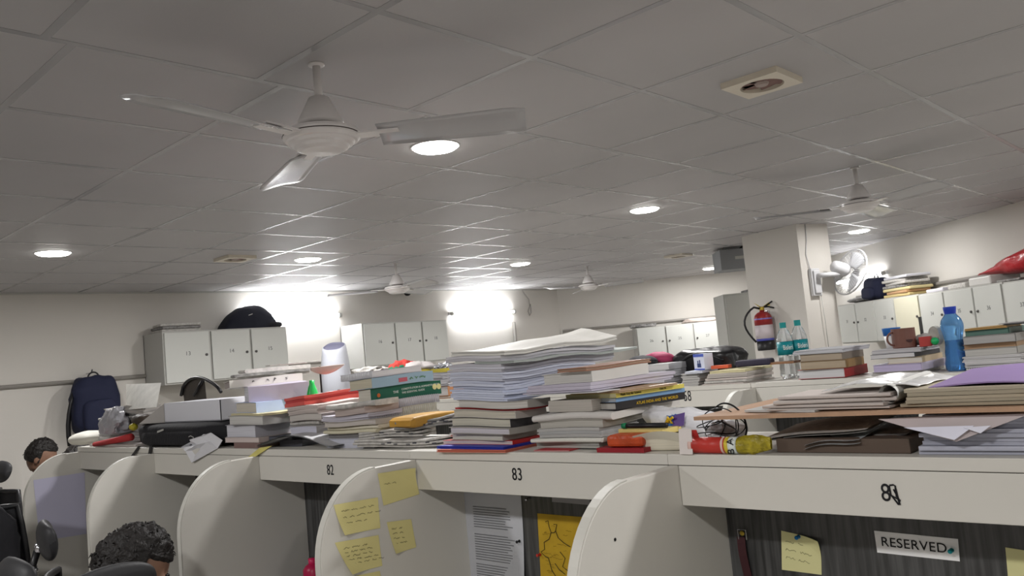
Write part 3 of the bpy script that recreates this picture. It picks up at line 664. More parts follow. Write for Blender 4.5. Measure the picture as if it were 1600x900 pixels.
q = MB(); q.sheet(3, 5, lambda s, h: X(1083+14*s, 690, 1.61)+Vector((-.018+.02*h, 0, .028-.04*h)), t=.0008, nrm=(1, 0, 0)); q.build('red_leaflet', mat('red_leaflet', (196, 60, 56), .5), label='small red leaflet strip under the black cable', cat='leaflet')
# ------------------------------------------------------------------ right side: plywood drawing board
PZ = 1.475; yb0 = X(1088, 650, 1.60).y
stk = [(1437, 1700, 1760, 700, 'paper', (186, 188, 200), (176, 178, 190), 'block of bluish grey sheets'), (1440, 1700, 1760, 0, 'paper', (192, 194, 206), (182, 184, 196), 'block of bluish grey sheets')]
z = SH+.0005; rg = random.Random(5)
for i, h in enumerate((.016, .015, .014, .013, .0125)):
    item(1.612+rg.uniform(-.004, .006), 1436+rg.uniform(-3, 4), 1760, 2300, z, z+h, 'paper', (190, 192, 206), (178, 180, 194), 'bluish grey sheet block supporting the plywood board, '+ordn[i], 'sheet blocks under the plywood board', rg, dumax=.3)
    z += h+.0003
PZ = z+.0008
q = MB(); Lb = yb0+.55
def ply(x, y, z): 
    s = (yb0-y)/1.2; return Vector((x, y, z+.006*math.sin(s*4)+.0*s-.004))
q.slab(1.588, 1.985, yb0-.95, yb0, PZ+.004, PZ+.012, 4, 20, lambda x, y, z: Vector((x, y, z-.008*max(0, (y-(yb0-.5)))*1.0)))
q.build('drawing_board', [M_ply], label='thin reddish plywood drawing board resting on the grey paper blocks at right', cat='board')
PT = PZ+.0125
q = MB(); a = X(1120, 650, 1.60)
q.slab(1.62, 1.93, X(1275, 645, 1.6).y, X(1150, 648, 1.6).y, PT-.003, PT+.001, 6, 6, lambda x, y, z: Vector((x+(y-.8)*.25, y, z+.001)))
q.build('tracing_sheet', mat('grey_clear', (196, 196, 194), .3), label='greyish clear plastic sheet on the left end of the plywood board', cat='sheet')
stack(1.615, [
 (1197, 1390, 1440, 634, 'news', mat('np_a', (206, 196, 190), .8, noise_=.14, stripes=(2, 2, 160), nscale=1), mat('np_b', (190, 176, 168), .8, noise_=.14, stripes=(2, 2, 160), nscale=1), 'pinkish folded newspaper', dict(rot=-2)),
 (1200, 1396, 1440, 627, 'news', mat('np_a', (1, 1, 1)), mat('np_b', (1, 1, 1)), 'pinkish folded newspaper'),
 (1204, 1392, 1440, 620, 'news', mat('np_a', (1, 1, 1)), mat('np_b', (1, 1, 1)), 'pinkish folded newspaper', dict(rot=2)),
 (1210, 1386, 1430, 613, 'news', mat('np_a', (1, 1, 1)), mat('np_b', (1, 1, 1)), 'pinkish folded newspaper', dict(rot=-2))], 'on the board, left half', 'newspapers on the plywood board', z=PT+.001, seed=3, dumax=.27)
r_, zt = stack(1.62, [
 (1413, 1660, 1700, 624, 'paper', (186, 174, 152), (176, 164, 142), 'beige sheet block'),
 (1414, 1660, 1700, 612, 'paper', (190, 178, 156), (178, 168, 148), 'beige sheet block'),
 (1416, 1665, 1700, 598, 'paper', (186, 176, 156), (176, 166, 146), 'beige sheet block')], 'on the board, right half', 'beige sheets on the plywood board', z=PT+.001, seed=9, dumax=.30)
q = MB(); ya = X(1420, 600, 1.62).y; yd = X(1700, 600, 1.62).y
q.slab(1.63, 1.93, yd, ya-.03, zt, zt+.0025, 10, 10, lambda x, y, z: Vector((x, y, z+.012*max(0, (x-1.63)/.3)+.004*math.sin(y*20))))
q.build('card_sheet', mat('purple_card', (140, 118, 164), .6), label='purple card sheet curling over the beige sheets on the board', cat='card')
q = MB(); p1 = Vector((1.66, X(1382, 605, 1.66).y, PT+.062)); 
def curl(a, b):
    th = a*2*PI*1.35; r = .016+.002*a; return Vector((1.62+.24*b, X(1388, 615, 1.62).y+r*math.cos(th), PT+.026+.0+r*math.sin(th)+.008*b))
q.grid(28, 6, curl); q.build('rolled_sheet', cov((220, 220, 216)), label='white sheet rolled into a tube between the newspapers and the beige sheets', cat='sheet', smooth=True)
q = MB(); ya = X(1290, 610, 1.66).y; yb = X(1440, 600, 1.66).y; zq = X(1300, 611, 1.66).z
zt2 = max(X(1386, 613, 1.615).z, 0)
q.slab(1.64, 1.90, yb, ya, zt2+.005, zt2+.0065, 14, 8, lambda x, y, z: Vector((x, y, z+.012*math.sin((y-yb)/(ya-yb)*3.0)+.006*noise.noise(Vector((x*18, y*18, 0))))))
q.build('plastic_sleeve', mat('sleeve', (222, 222, 222), .15, spec=.9), label='shiny clear plastic sleeve over the pinkish newspapers', cat='sleeve', smooth=True)
# under the board
boxobj('cardboard_box', (1.70, (X(1217, 700, 1.63).y+X(1425, 700, 1.63).y)/2, SH+.0005), .16, X(1217, 700, 1.63).y-X(1425, 700, 1.63).y, .028, 0, mat('brown_box', (92, 78, 68), .7), 'low dark brown box under the plywood board', 'box')
def leaf(name, pts, u_, du_, m_, label, cat='magazine', t=.004):
    (xa, ya_), (xb, yb_) = pts; a = X(xa, ya_, u_); b = X(xb, yb_, u_)
    q = MB(); q.sheet(10, 6, lambda s, h: a+(b-a)*s+Vector((du_*h, 0, .012*h+.004*math.sin(s*5))), t=t); return q.build(name, m_, label=label, cat=cat)
leaf('magazine', ((1182, 690), (1352, 668)), 1.63, .2, M_newsp, 'pale magazine slanting up under the plywood board, upper one')
leaf('magazine', ((1255, 697), (1342, 684)), 1.61, .16, mat('cover_print', (190, 194, 196), .4, noise_=.4, nscale=30), 'glossy printed magazine slanting up under the board, lower one', t=.007)
leaf('newspaper', ((1330, 690), (1415, 676)), 1.66, .16, M_newsd, 'grey curled newspaper under the middle of the plywood board', 'newspaper')
blob('blue_cloth', Vector((1.66, X(1375, 705, 1.66).y, SH+.012)), (.05, .04, .022), mat('blue_cloth', (36, 50, 120), .8), 'small dark blue cloth in the shade under the board', 'cloth', zmin=SH+.0005)
def tri(name, P, m_, label, t=.0012):
    q = MB(); n = (P[1]-P[0]).cross(P[2]-P[0]).normalized()
    q.add([*P, *[p-n*t for p in P]], [tuple(range(len(P))), tuple(range(2*len(P)-1, len(P)-1, -1))]+[(i, (i+1) % len(P), len(P)+(i+1) % len(P), len(P)+i) for i in range(len(P))]); return q.build(name, m_, label=label, cat='sheet')
tri('paper_sheet', [X(1372, 655, 1.60), X(1494, 690, 1.575), X(1600, 650, 1.585), X(1600, 641, 1.62)], cov((190, 178, 178)), 'pinkish grey sheet hanging out from under the plywood board')
tri('paper_sheet', [X(1412, 668, 1.585), X(1491, 687.5, 1.568), X(1522, 665, 1.575)], cov((226, 226, 240)), 'white sheet corner hanging below the plywood board, left one')
tri('paper_sheet', [X(1505, 668, 1.572), X(1532, 677, 1.568), X(1548, 665, 1.575)], cov((228, 228, 240)), 'white sheet corner hanging below the plywood board, right one')
# ------------------------------------------------------------------ left end of the near row
zbag = SH
ca_ = X(352, 700, 1.62); cb = X(212, 700, 1.62)
t = thing('laptop_bag', 'black fabric laptop bag lying flat with straps dangling', 'bag', (1.74, (ca_.y+cb.y)/2, SH))
q = MB(); L = (cb.y-ca_.y)
q.ell(Vector((1.755, (ca_.y+cb.y)/2, SH+.052)), .155, L/2, .052, 40, 22, None, .38, .06, 3, seed=2, zmin=SH+.001); q.build('body', M_blackfab, t, smooth=True)
q = MB(); q.ell(Vector((1.63, (ca_.y+cb.y)/2+.03, SH+.04)), .035, L/2*.72, .034, 30, 14, None, .45, .05, 3, zmin=SH+.002); q.build('front_pocket', M_blackfab, t, smooth=True)
for (xa, xb, yb_) in ((240, 236, 716), (222, 206, 718)):
    q = MB()
    a = X(xa, 700, 1.586); b = X(xb, yb_, 1.572)
    q.bx(-.0015, .0015, -.0, .001, 0, 1, lambda x, y, z, a=a, b=b: Vector((a.x+(b.x-a.x)*z+x-.004, 0, a.z+.01+(b.z-a.z-.01)*z))+Vector((0, a.y+(b.y-a.y)*z+y*28, 0)))
    q.build('strap', M_black, t)
q = MB(); p = X(300, 683, 1.60); q.tube([p+Vector((-.002, .03, .0)), p+Vector((-.006, .0, .006)), p+Vector((-.004, -.02, .0)), p+Vector((-.002, -.02, -.02))], .002, 6); q.build('zip_pull', M_lockf, t)
q = MB(); p = X(252, 673, 1.60); q.bx(-.002, .002, -.03, .03, -.004, .004, lambda x, y, z: p+Vector((x-.004, y, z-y*.15))); q.build('badge', M_lockf, t)
bt = SH+.104
# white carton on the bag
a = X(345, 648, 1.66); b = X(257, 650, 1.66)
t = thing('carton', 'open white cardboard carton resting on the black laptop bag', 'box', (1.76, (a.y+b.y)/2, bt))
q = MB(); h_ = .085
y0, y1 = a.y, b.y
def wall(x0, x1, y0, y1): q.bx(x0, x1, y0, y1, bt+.001, bt+h_)
wall(1.66, 1.663, y0, y1); wall(1.857, 1.86, y0, y1); wall(1.66, 1.86, y0, y0+.003); wall(1.66, 1.86, y1-.003, y1); q.bx(1.66, 1.86, y0, y1, bt, bt+.003); q.bx(1.66, 1.86, y0, y1, bt+h_, bt+h_+.002)
q.build('box_body', mat('white_card', (222, 223, 230), .55), t)
q = MB(); q.add([Vector((1.66, y1, bt+h_)), Vector((1.86, y1, bt+h_)), Vector((1.80, y1+.15, bt+.006)), Vector((1.60, y1+.14, bt+.002))], [(0, 1, 2, 3)]); q.add([Vector((1.66, y1, bt+h_-.003)), Vector((1.86, y1, bt+h_-.003)), Vector((1.80, y1+.15, bt+.003)), Vector((1.60, y1+.14, bt-.001))], [(3, 2, 1, 0)])
q.add([Vector((1.66, y1, bt+h_)), Vector((1.60, y1+.14, bt+.002)), Vector((1.66, y1, bt+.0))], [(0, 1, 2)])
q.build('flap', mat('shaded_card', (176, 172, 168), .6), t)  # shade on the white carton's flap, painted in as a grey card colour
# mesh arch behind the carton
p = Vector((1.90, X(308, 612, 1.90).y, SH+.10)); q = MB()
t = thing('mesh_bag', 'black mesh pouch with arched rim standing behind the white carton', 'bag', (1.90, p.y, SH))
cA = X(283, 618, 1.9); cB = X(345, 605, 1.9); tp = X(305, 590, 1.9)
arch = []
for i in range(17):
    s = i/16; arch.append(Vector((1.9, cA.y+(cB.y-cA.y)*s, cA.z+(tp.z-cA.z)*math.sin(PI*s**.75)**.7)))
q.tube(arch, .008, 8); q.tube([X(318, 592, 1.9), X(303, 618, 1.9)], .007, 8); q.build('rim', M_black, t, smooth=True)
q = MB(); q.grid(12, 4, lambda s, h: Vector((1.9+.05*h, arch[int(s*9)].y, SH+.04+(arch[int(s*9)].z-SH-.04)*(1-h*.0))) if h < .5 else Vector((1.9+.05*h, arch[int(s*9)].y, SH+.002+(h-.5)*0)))
q.build('mesh_panel', mat('mesh_grey', (96, 90, 84), .8, noise_=.4, nscale=300), t)
# crumpled plastic & tissue at edge
q = MB(); P = [X(x, y, u) for x, y, u in ((283, 699, 1.60), (300, 690, 1.58), (330, 676, 1.60), (348, 688, 1.60), (340, 701, 1.58), (300, 723, 1.573), (290, 705, 1.575))]
cen = sum(P, Vector())/len(P)+Vector((-.01, 0, .01)); rr = random.Random(2)
vs = [cen]+P+[(a_+cen)/2+Vector((rr.uniform(-.02, .02), rr.uniform(-.01, .01), rr.uniform(0, .02))) for a_ in P]; n = len(P)
fs = []
for i in range(n): j = (i+1) % n; fs += [(0, 1+n+i, 1+n+j), (1+n+i, 1+i, 1+j), (1+n+i, 1+j, 1+n+j)]
q.add(vs, fs); o = q.build('plastic_wrapper', M_crump, label='crumpled white plastic wrapper hanging over the shelf edge by the black bag', cat='wrapper'); sm = o.modifiers.new('thick', 'SOLIDIFY'); sm.thickness = .002
blob('crumpled_tissue', Vector((1.62, X(328, 692, 1.62).y, SH+.025)), (.07, .14, .05), M_crump, 'crumpled white tissue ball between the black bag and the left book pile', 'tissue', nz=.6, ns=4, seed=21, zmin=SH+.001)
q = MB(); A_ = [X(392, 718, 1.568), X(378, 722, 1.57), X(405, 700, 1.583), X(424, 697, 1.583)]
q.add(A_+[p_+Vector((.006, 0, .001)) for p_ in A_], [(0, 1, 2, 3), (7, 6, 5, 4), (0, 4, 5, 1), (1, 5, 6, 2), (2, 6, 7, 3), (3, 7, 4, 0)])
q.build('yellow_packet', mat('yellow_wrapper', (216, 206, 120), .3, noise_=.15, nscale=40), label='pale yellow plastic strip hanging over the shelf edge below the left pile', cat='wrapper')
# far-left clutter
t = X(178, 690, 1.62)
q = MB(); q.slab(1.60, 1.78, X(212, 695, 1.6).y, X(140, 695, 1.6).y, SH+.001, SH+.012, 6, 4, None); q.build('folder', [cov((188, 180, 176))], label='grey pink file on the shelf at the left end of the near row', cat='folder', group=G1)
q = MB(); a = X(148, 697, 1.585); b = X(205, 687, 1.62); q.tube([a+Vector((0, 0, .008)), b+Vector((0, 0, .012))], [.012, .018], 10); q.build('red_umbrella', mat('red_cloth', (176, 50, 52), .7), label='folded red cloth roll at the left end of the shelf', cat='cloth', smooth=True)
rs = stack(1.70, [(150, 232, 262, 680, 'paper', (190, 186, 184), (200, 196, 194), 'heap of mixed papers'), (156, 228, 262, 660, 'paper', (186, 182, 182), (200, 198, 198), 'heap of mixed papers'),
 (160, 226, 262, 645, 'news', M_newsp, M_newsd, 'folded newspaper'), (164, 222, 250, 632, 'paper', (196, 190, 184), (180, 176, 172), 'loose bundle of papers')], 'in the far left heap', G1, seed=41, amp=.008)
blob('clear_plastic_bag', Vector((1.665, X(180, 665, 1.665).y, SH+.10)), (.09, .28, .18), mat('translucent_bag', (176, 176, 182), .3, trans=.15, bump=.6, bscale=25), 'crumpled clear plastic bag of papers at the far left of the shelf', 'bag', nz=.45, ns=4, seed=31, n=40, mm=26, smooth=False, zmin=SH+.06)
q = MB(); c4 = [X(197, 600, 1.80), X(252, 598, 1.80), X(245, 636, 1.70), X(198, 640, 1.70)]
q.sheet(10, 10, lambda s, h: (c4[0]*(1-s)+c4[1]*s)*(1-h)+(c4[3]*(1-s)+c4[2]*s)*h+Vector((-.02*math.sin(s*PI), 0, 0)), t=.001, nrm=(1, 0, 0)); q.build('newspaper_sheet', mat('print_page', (196, 194, 186), .7, noise_=.25, nscale=14), label='printed newspaper page standing upright behind the far left heap', cat='newspaper', group=G1)
blob('dark_pouch', Vector((1.66, X(222, 642, 1.66).y, SH+.125)), (.07, .20, .05), mat('dark_brown_pouch', (72, 62, 54), .6, noise_=.4), 'dark brown pouch on the far left heap', 'pouch', nz=.3, seed=8, tilt=.0)
blob('yellow_cup', Vector((1.64, X(208, 655, 1.64).y, SH+.09)), (.04, .04, .035), mat('olive_yellow', (180, 168, 50), .5), 'small yellow plastic cup among the papers of the far left heap', 'cup', nz=.1)
blob('white_plastic_bag', Vector((1.70, X(140, 688, 1.70).y, SH+.03)), (.2, .30, .08), mat('ivory_bag', (206, 203, 192), .6), 'white plastic bag slumped at the left end of the shelf', 'bag', nz=.12, ns=2, seed=12, zmin=SH+.001)
# thin stand, paper bowl, green bottle behind the left piles
t = thing('rolled_paper', 'pinkish newspaper folded like a boat, sticking out right of the left pile', 'newspaper', (1.80, X(512, 580, 1.8).y, za), 'newspapers over the left pile')
a = X(486, 578, 1.80); b = X(538, 572, 1.80)
q = MB(); q.grid(14, 8, lambda s, h: a+(b-a)*s+Vector((.05*math.sin(PI*s)*(h-.5), .0, -.028*math.sin(PI*min(1, s*.9+.1))*(1-(2*h-1)**2)+.008))); o = q.build('paper_fold', mat('pinkish_print', (206, 192, 184), .7, noise_=.15), t); o.modifiers.new('s', 'SOLIDIFY').thickness = .003
q = MB(); a = X(503, 618, 1.86); q.tube([Vector((1.86, a.y, SH+.001)), Vector((1.86, a.y, X(502, 572, 1.86).z))], .0035, 8); q.lathe([(0, 0), (.035, 0), (.035, .006), (0, .008)], 18, (1.86, a.y, SH)); q.build('thin_stand', M_black, label='thin black upright rod on a round foot behind the left piles', cat='stand')
p = X(488, 610, 1.80); q = MB(); q.lathe([(0, 0), (.022, 0), (.024, .01), (.024, .12), (.016, .15), (.010, .165), (.010, .18), (0, .18)], 18, (1.80, p.y, X(488, 594, 1.8).z-.18)); 
gb = q.build('green_bottle', mat('green_plastic', (40, 176, 84), .3), label='bright green plastic bottle standing behind the lilac book', cat='bottle', smooth=True)
# ------------------------------------------------------------------ pinned papers inside the carrels
def quad_sheet(name, P, off, m_, label, cat, curl=(0, 0, 0, 0), t=.0007, group=None, nx=10, ny=10, n=None):
    """P: TL, TR, BR, BL points on a wall; off: outward unit vector; curl per corner lifts it off"""
    TL, TR, BR, BL = P; q = MB(); off = Vector(off)
    def f(s, h):
        b = (TL*(1-s)+TR*s)*(1-h)+(BL*(1-s)+BR*s)*h
        w = curl[0]*max(0, 1-(s+h)*1.6)**2+curl[1]*max(0, 1-((1-s)+h)*1.6)**2+curl[2]*max(0, 1-((1-s)+(1-h))*1.3)**2+curl[3]*max(0, 1-(s+(1-h))*1.3)**2
        return b+off*(.0012+w)
    q.sheet(nx, ny, f, t=t, nrm=off); return q.build(name, m_, label=label, cat=cat, group=group)
def handwriting(par, P, off, rows, seed, m_=None, r=.0005, x0=.12, wd=.7):
    TL, TR, BR, BL = P; q = MB(); off = Vector(off); rd = random.Random(seed)
    for i in range(rows):
        h = .18+.62*(i+.3)/rows; a = (TL*(1-x0)+TR*x0)*(1-h)+(BL*(1-x0)+BR*x0)*h; xd = TR-TL; L = xd.length*wd*rd.uniform(.6, 1)
        scribble(q, a+off*.001, xd, TL-BL, L, .005, seed*10+i, r)
    return q.build('handwriting', m_ or M_penblue, par)
vP = 1.02+.9035-.0003; o_ = Vector((0, -1, 0))
notes = [(((590, 740), (645, 731), (655, 772), (599, 790)), 'yellow sticky note on the round panel left of 83, topmost by the shelf front', 1, (0, .012, 0, 0), .5),
 (((521, 789), (590, 777), (594, 825), (535, 836)), 'yellow sticky note on the round panel left of 83, left one of the middle pair', 3, (0, 0, 0, .012), .75),
 (((523, 848), (591, 836), (597, 884), (546, 897)), 'yellow sticky note on the round panel left of 83, below the middle left one', 5, (0, 0, 0, .014), .8),
 (((604, 816), (642, 811), (650, 855), (616, 865)), 'small square yellow sticky note on the round panel left of 83', 4, (0, 0, 0, .008), .7),
 (((530, 905), (593, 892), (602, 935), (540, 948)), 'yellow sticky note at the bottom edge of the photo on the round panel', 3, (0, 0, 0, 0), .7)]
for i, (pp, lb, rows, cr, wd) in enumerate(notes):
    P = [Y(x, y, vP) for x, y in pp]; s_ = quad_sheet('sticky_note', P, o_, M_note, lb, 'sticky note', cr, group='sticky notes on the round panel')
    handwriting(s_, P, o_, rows, i+1, wd=wd)
uB = R1-.0092; ob = Vector((-1, 0, 0))
P = [X(x, y, uB) for x, y in ((724, 752), (813, 757), (822, 860), (742, 920))]
P[2] = P[1]+Vector((0, .012, -.34)); P[3] = P[0]+Vector((0, .015, -.34))
s_ = quad_sheet('printed_sheet', P, ob, mat('white_sheet', (196, 198, 204), .7), 'long white printed sheet pinned inside carrel 83', 'sheet', (0, 0, .02, .0))
q = MB(); rd = random.Random(3)
for i in range(34):
    h = .22+.75*i/34
    if i in (9, 10, 22): continue
    a = (P[0]*.84+P[1]*.16)*(1-h)+(P[3]*.84+P[2]*.16)*h; L = (P[1]-P[0]).length*rd.uniform(.55, .7); xd = (P[1]-P[0]).normalized()
    q.bx(0, 1, 0, .0004, -.0011, .0011, lambda x, y, z: a+xd*(x*L)+Vector((-.0024-y, 0, z)))
q.build('printed_lines', mat('grey_print', (120, 122, 126), .8), s_)
P = [X(x, y, uB) for x, y in ((863, 770), (922, 772), (922, 789), (863, 784))]; quad_sheet('paper_scrap', P, ob, cov((150, 148, 150)), 'small grey white paper strip at the top of the dark panel in carrel 83', 'paper')
P = [X(x, y, uB) for x, y in ((840, 802), (925, 809), (935, 960), (848, 950))]
mp = quad_sheet('map_sheet', P, ob, mat('map_yellow', (196, 160, 40), .7, noise_=.15, nscale=20), 'yellow printed map pinned on the dark panel of carrel 83', 'map')
q = MB()
for ln in (((853, 815), (857, 813), (859, 823), (862, 832), (859, 842), (851, 847), (852, 858), (846, 862), (852, 868), (858, 872), (863, 890), (872, 905)),
           ((866, 819), (871, 819), (869, 829), (873, 840), (882, 848), (892, 854)), ((862, 832), (867, 832), (869, 829)), ((876, 862), (884, 872), (880, 885), (890, 893)), ((868, 880), (875, 890), (884, 897))):
    q.tube([X(x, y, uB)+Vector((-.003, 0, 0)) for x, y in ln], .0009, 5)
q.build('map_outline', M_ink, mp)
q = MB(); rd = random.Random(8)
for i in range(26): 
    c_ = X(rd.uniform(848, 885), rd.uniform(812, 895), uB)+Vector((-.0026, 0, 0)); scribble(q, c_+Vector((.0012, 0, 0)), (0, -1, 0), (0, 0, 1), .012, .003, 50+i, .0003)
q.build('map_lettering', mat('map_print', (110, 90, 30), .8), mp)
def pin(px_, u_, m_, label, ax=(-1, 0, 0)):
    p = X(px_[0], px_[1], u_) if ax[0] else Y(px_[0], px_[1], u_); M = Vector(ax).to_track_quat('Z', 'Y').to_matrix(); q = MB()
    q.lathe([(.0005, 0), (.0005, .004), (.0045, .004), (.0045, .0055), (.0028, .0075), (.0032, .0135), (.0045, .015), (.0042, .0165), (0, .017)], 14, p, M); return q.build('push_pin', m_, label=label, cat='push pin', smooth=True, group='push pins on the dark panels')
M_tealpin = mat('teal_pin', (20, 150, 160), .3)
pin((827, 779), uB, M_chrome, 'silver push pin at the top of the dark panel in carrel 83'); pin((845, 866), uB, mat('red_pin', (200, 50, 40), .3), 'red push pin at the left edge of the yellow map'); pin((813, 845), uB, M_black, 'black clip pin at the right edge of the long printed sheet')
P = [X(x, y, uB) for x, y in ((1221, 829), (1283, 843), (1284, 898), (1222, 890))]
s_ = quad_sheet('sticky_note', P, ob, M_notep, 'pale yellow note held by a blue pin on the dark panel of carrel 84', 'sticky note', (0, .018, 0, 0)); handwriting(s_, P, ob, 3, 31, mat('pale_pencil', (150, 146, 110), .8), wd=.66)
pin((1249, 838), uB-.002, mat('blue_pin', (20, 120, 190), .3), 'blue push pin on the pale yellow note in carrel 84')
P = [X(x, y, uB) for x, y in ((1571, 855), (1640, 866), (1640, 930), (1577, 922))]
s_ = quad_sheet('sticky_note', P, ob, M_notep, 'pale yellow note cut by the right edge of the photo', 'sticky note')
P = [X(x, y, uB) for x, y in ((1366, 829), (1497, 842), (1500, 877), (1371, 863))]
s_ = quad_sheet('reserved_sign', P, ob, mat('white_sign', (246, 246, 246), .5), 'white paper strip reading RESERVED on the dark panel of carrel 84', 'sign')
xd = (P[1]-P[0]).normalized(); upv = Vector((0, 0, 1)); upv = (upv-xd*upv.dot(xd)).normalized()
text('RESERVED', .0265, (P[0]+P[1]+P[2]+P[3])/4+Vector((-.0024, 0, .0005))+xd*-.005, xd, upv, M_ink, s_, 'lettering', depth=.0002, sx=1.02)
pin((1488, 859), uB-.002, M_tealpin, 'teal push pin at the right end of the reserved sign')
t = thing('luggage_strap', 'dark maroon strap with metal clasp hanging on the dark panel of carrel 84', 'strap', X(1162, 828, uB))
q = MB(); a = X(1160, 838, uB); b = X(1170, 900, uB)
q.slab(0, .004, -.009, .009, 0, 1, 1, 12, lambda x, y, z: Vector((0, 0, 0))) if False else None
q.grid(2, 14, lambda s, h: a+(b-a)*(h*2.2)+Vector((-.006-.004*math.sin(h*9), (.5-s)*.020, 0))); o = q.build('strap', mat('maroon_strap', (66, 34, 38), .7), t); o.modifiers.new('s', 'SOLIDIFY').thickness = .002
q = MB(); c_ = X(1162, 832, uB)+Vector((-.008, 0, 0)); q.tube([c_+Vector((0, .010, -.014)), c_+Vector((0, .010, .008)), c_+Vector((0, -.010, .008)), c_+Vector((0, -.010, -.014))], .0016, 6); q.build('clasp', M_chrome, t)
q = MB(); q.ell(c_+Vector((0, 0, 0)), .003, .006, .006, 10, 8); q.build('brass_hook', M_brass, t)
P = [Y(x, y, 1.02+.9035*4-.0003) for x, y in ((52, 750), (132, 738), (135, 834), (62, 846))]
quad_sheet('lavender_sheet', P, o_, mat('lavender_paper', (196, 194, 216), .7), 'pale lavender paper taped on the leftmost round panel', 'sheet')
for (x, y, v_) in ((987, 806, 1.0197), (959, 842, 1.0197)):
    pass
q = MB(); q.lathe([(0, 0), (.0035, 0), (.0035, .0008), (0, .001)], 10, Y(961, 843, 1.0197), Matrix.Rotation(PI/2, 3, 'X')); q.build('screw_cap', M_black, label='small dark screw on the round panel left of 84', cat='screw')
# magenta bottle on books inside carrel 82
bk = X(488, 872, 1.66); zz = .7505
for i, c_ in enumerate(((190, 186, 180), (150, 60, 60), (120, 140, 170))):
    boxobj('book', (1.64, bk.y, zz), .16, .21, .05, .05*i, [cov(c_)], ['cream', 'red', 'blue grey'][i]+' closed book on the desk of carrel 82 under the magenta bottle', 'book'); zz += .0505
hb = bk.z-zz
t = thing('magenta_bottle', 'magenta bottle standing on books inside carrel 82', 'bottle', (1.66, bk.y, zz))
q = MB(); q.lathe([(0, 0), (.034, 0), (.036, .01), (.036, hb*.62), (.026, hb*.76), (.014, hb*.82)], 20, (1.66, bk.y, zz)); q.build('body', mat('magenta', (170, 24, 70), .35), t, smooth=True)
q = MB(); q.lathe([(.014, hb*.80), (.015, hb*.82), (.015, hb), (0, hb)], 18, (1.66, bk.y, zz)); q.build('cap', mat('magenta_cap', (196, 30, 84), .35), t, smooth=True)
# ------------------------------------------------------------------ row 2 top
stack(3.96, [
 (1100, 1166, 1222, 597, 'news', mat('np_a', (1, 1, 1)), mat('np_b', (1, 1, 1)), 'folded newspaper'),
 (1102, 1166, 1220, 588, 'news', M_newsp, mat('np_a', (1, 1, 1)), 'folded newspaper'),
 (1104, 1164, 1220, 581, 'paper', (190, 184, 176), (200, 192, 186), 'paper bundle'),
 (1108, 1162, 1220, 577, 'folder', (220, 212, 170), (222, 214, 180), 'pale yellow sheet file')], 'in the pile left of the clear bottles', G2, seed=51, dumax=.34)
boxobj('small_box', (4.05, X(1120, 575, 4.0).y, X(1150, 576, 3.96).z+.003), .05, .10, .018, .1, mat('orange_card', (206, 92, 60), .6), 'small orange box on the pale yellow file', 'box')
zp = X(1150, 576, 3.96).z+.002
boxobj('pencil_case', (4.12, X(1180, 572, 4.12).y, zp), .10, .19, .035, .15, mat('dark_purple', (52, 48, 66), .7), 'dark purple pencil case on the pile left of the clear bottles', 'pencil case', bevel=.012)
boxobj('brown_folder', (4.15, X(1205, 572, 4.15).y-.08, zp), .10, .14, .012, 0, cov((150, 110, 80)), 'brown folder beside the dark pencil case', 'folder')
def petbottle(xc, ybot, ytop, u_, label, capm, bodym, lab=True, water=None, r=.042, seed=0):
    b = X(xc, ybot, u_); b.z = SH+.0005; h = X(xc, ytop, u_).z-SH; b.x = u_
    t = thing('water_bottle', label, 'bottle', b)
    pr = [(.0, 0), (r*.75, 0), (r*.98, .012*h*4), (r, .10*h), (r*.94, .14*h), (r, .18*h), (r*.94, .24*h), (r, .30*h), (r*.95, .36*h), (r, .42*h), (r, .66*h), (r*.9, .74*h), (r*.6, .85*h), (r*.33, .905*h), (r*.33, .93*h)]
    if not lab: pr = [(0, 0), (r*.8, 0), (r*.98, .03*h), (r, .12*h), (r*.92, .20*h), (r*.88, .30*h), (r*.80, .40*h), (r*.78, .48*h), (r*.84, .56*h), (r*.98, .66*h), (r*.99, .72*h), (r*.86, .80*h), (r*.55, .87*h), (r*.45, .90*h), (r*.45, .93*h)]
    q = MB(); q.lathe(pr, 28, b); o = q.build('body', bodym, t, smooth=True)
    q = MB(); cr = r*(.40 if lab else .56); q.lathe([(cr, .90*h), (cr, 1.0*h), (0, 1.0*h)] if lab else [(cr*.86, .885*h), (cr, .965*h), (cr, 1.0*h), (0, 1.0*h)], 22, b); q.build('cap', capm, t, smooth=False)
    if lab:
        q = MB(); q.lathe([(r*1.015, .42*h), (r*1.015, .655*h)], 28, b); lb = q.build('label', M_teal, t, smooth=True)
        text('Bisleri', .036, b+Vector((-r*1.02*.73, -r*1.02*.68, .55*h)), (.68, -.73, 0), (0, 0, 1), M_wtxt, t, 'label_lettering', sx=.55)
    if water:
        k = [(a*.94, z+.002) for a, z in pr if z < water*h]; q = MB(); q.lathe(k+[(k[-1][0], water*h), (0, water*h)], 28, b); q.build('water', M_water, t, smooth=True)
petbottle(1233, 590, 503, 4.17, 'clear plastic bottle with teal cap and label, left of the pair', M_tealcap, M_pet)
petbottle(1256, 589, 499, 4.22, 'clear plastic bottle with teal cap and label, right of the pair', M_tealcap, M_pet)
petbottle(1497, 579, 478, 4.05, 'blue tinted plastic water bottle with dark blue cap, half full', M_bluecap, M_bluepl, False, .48, r=.048)
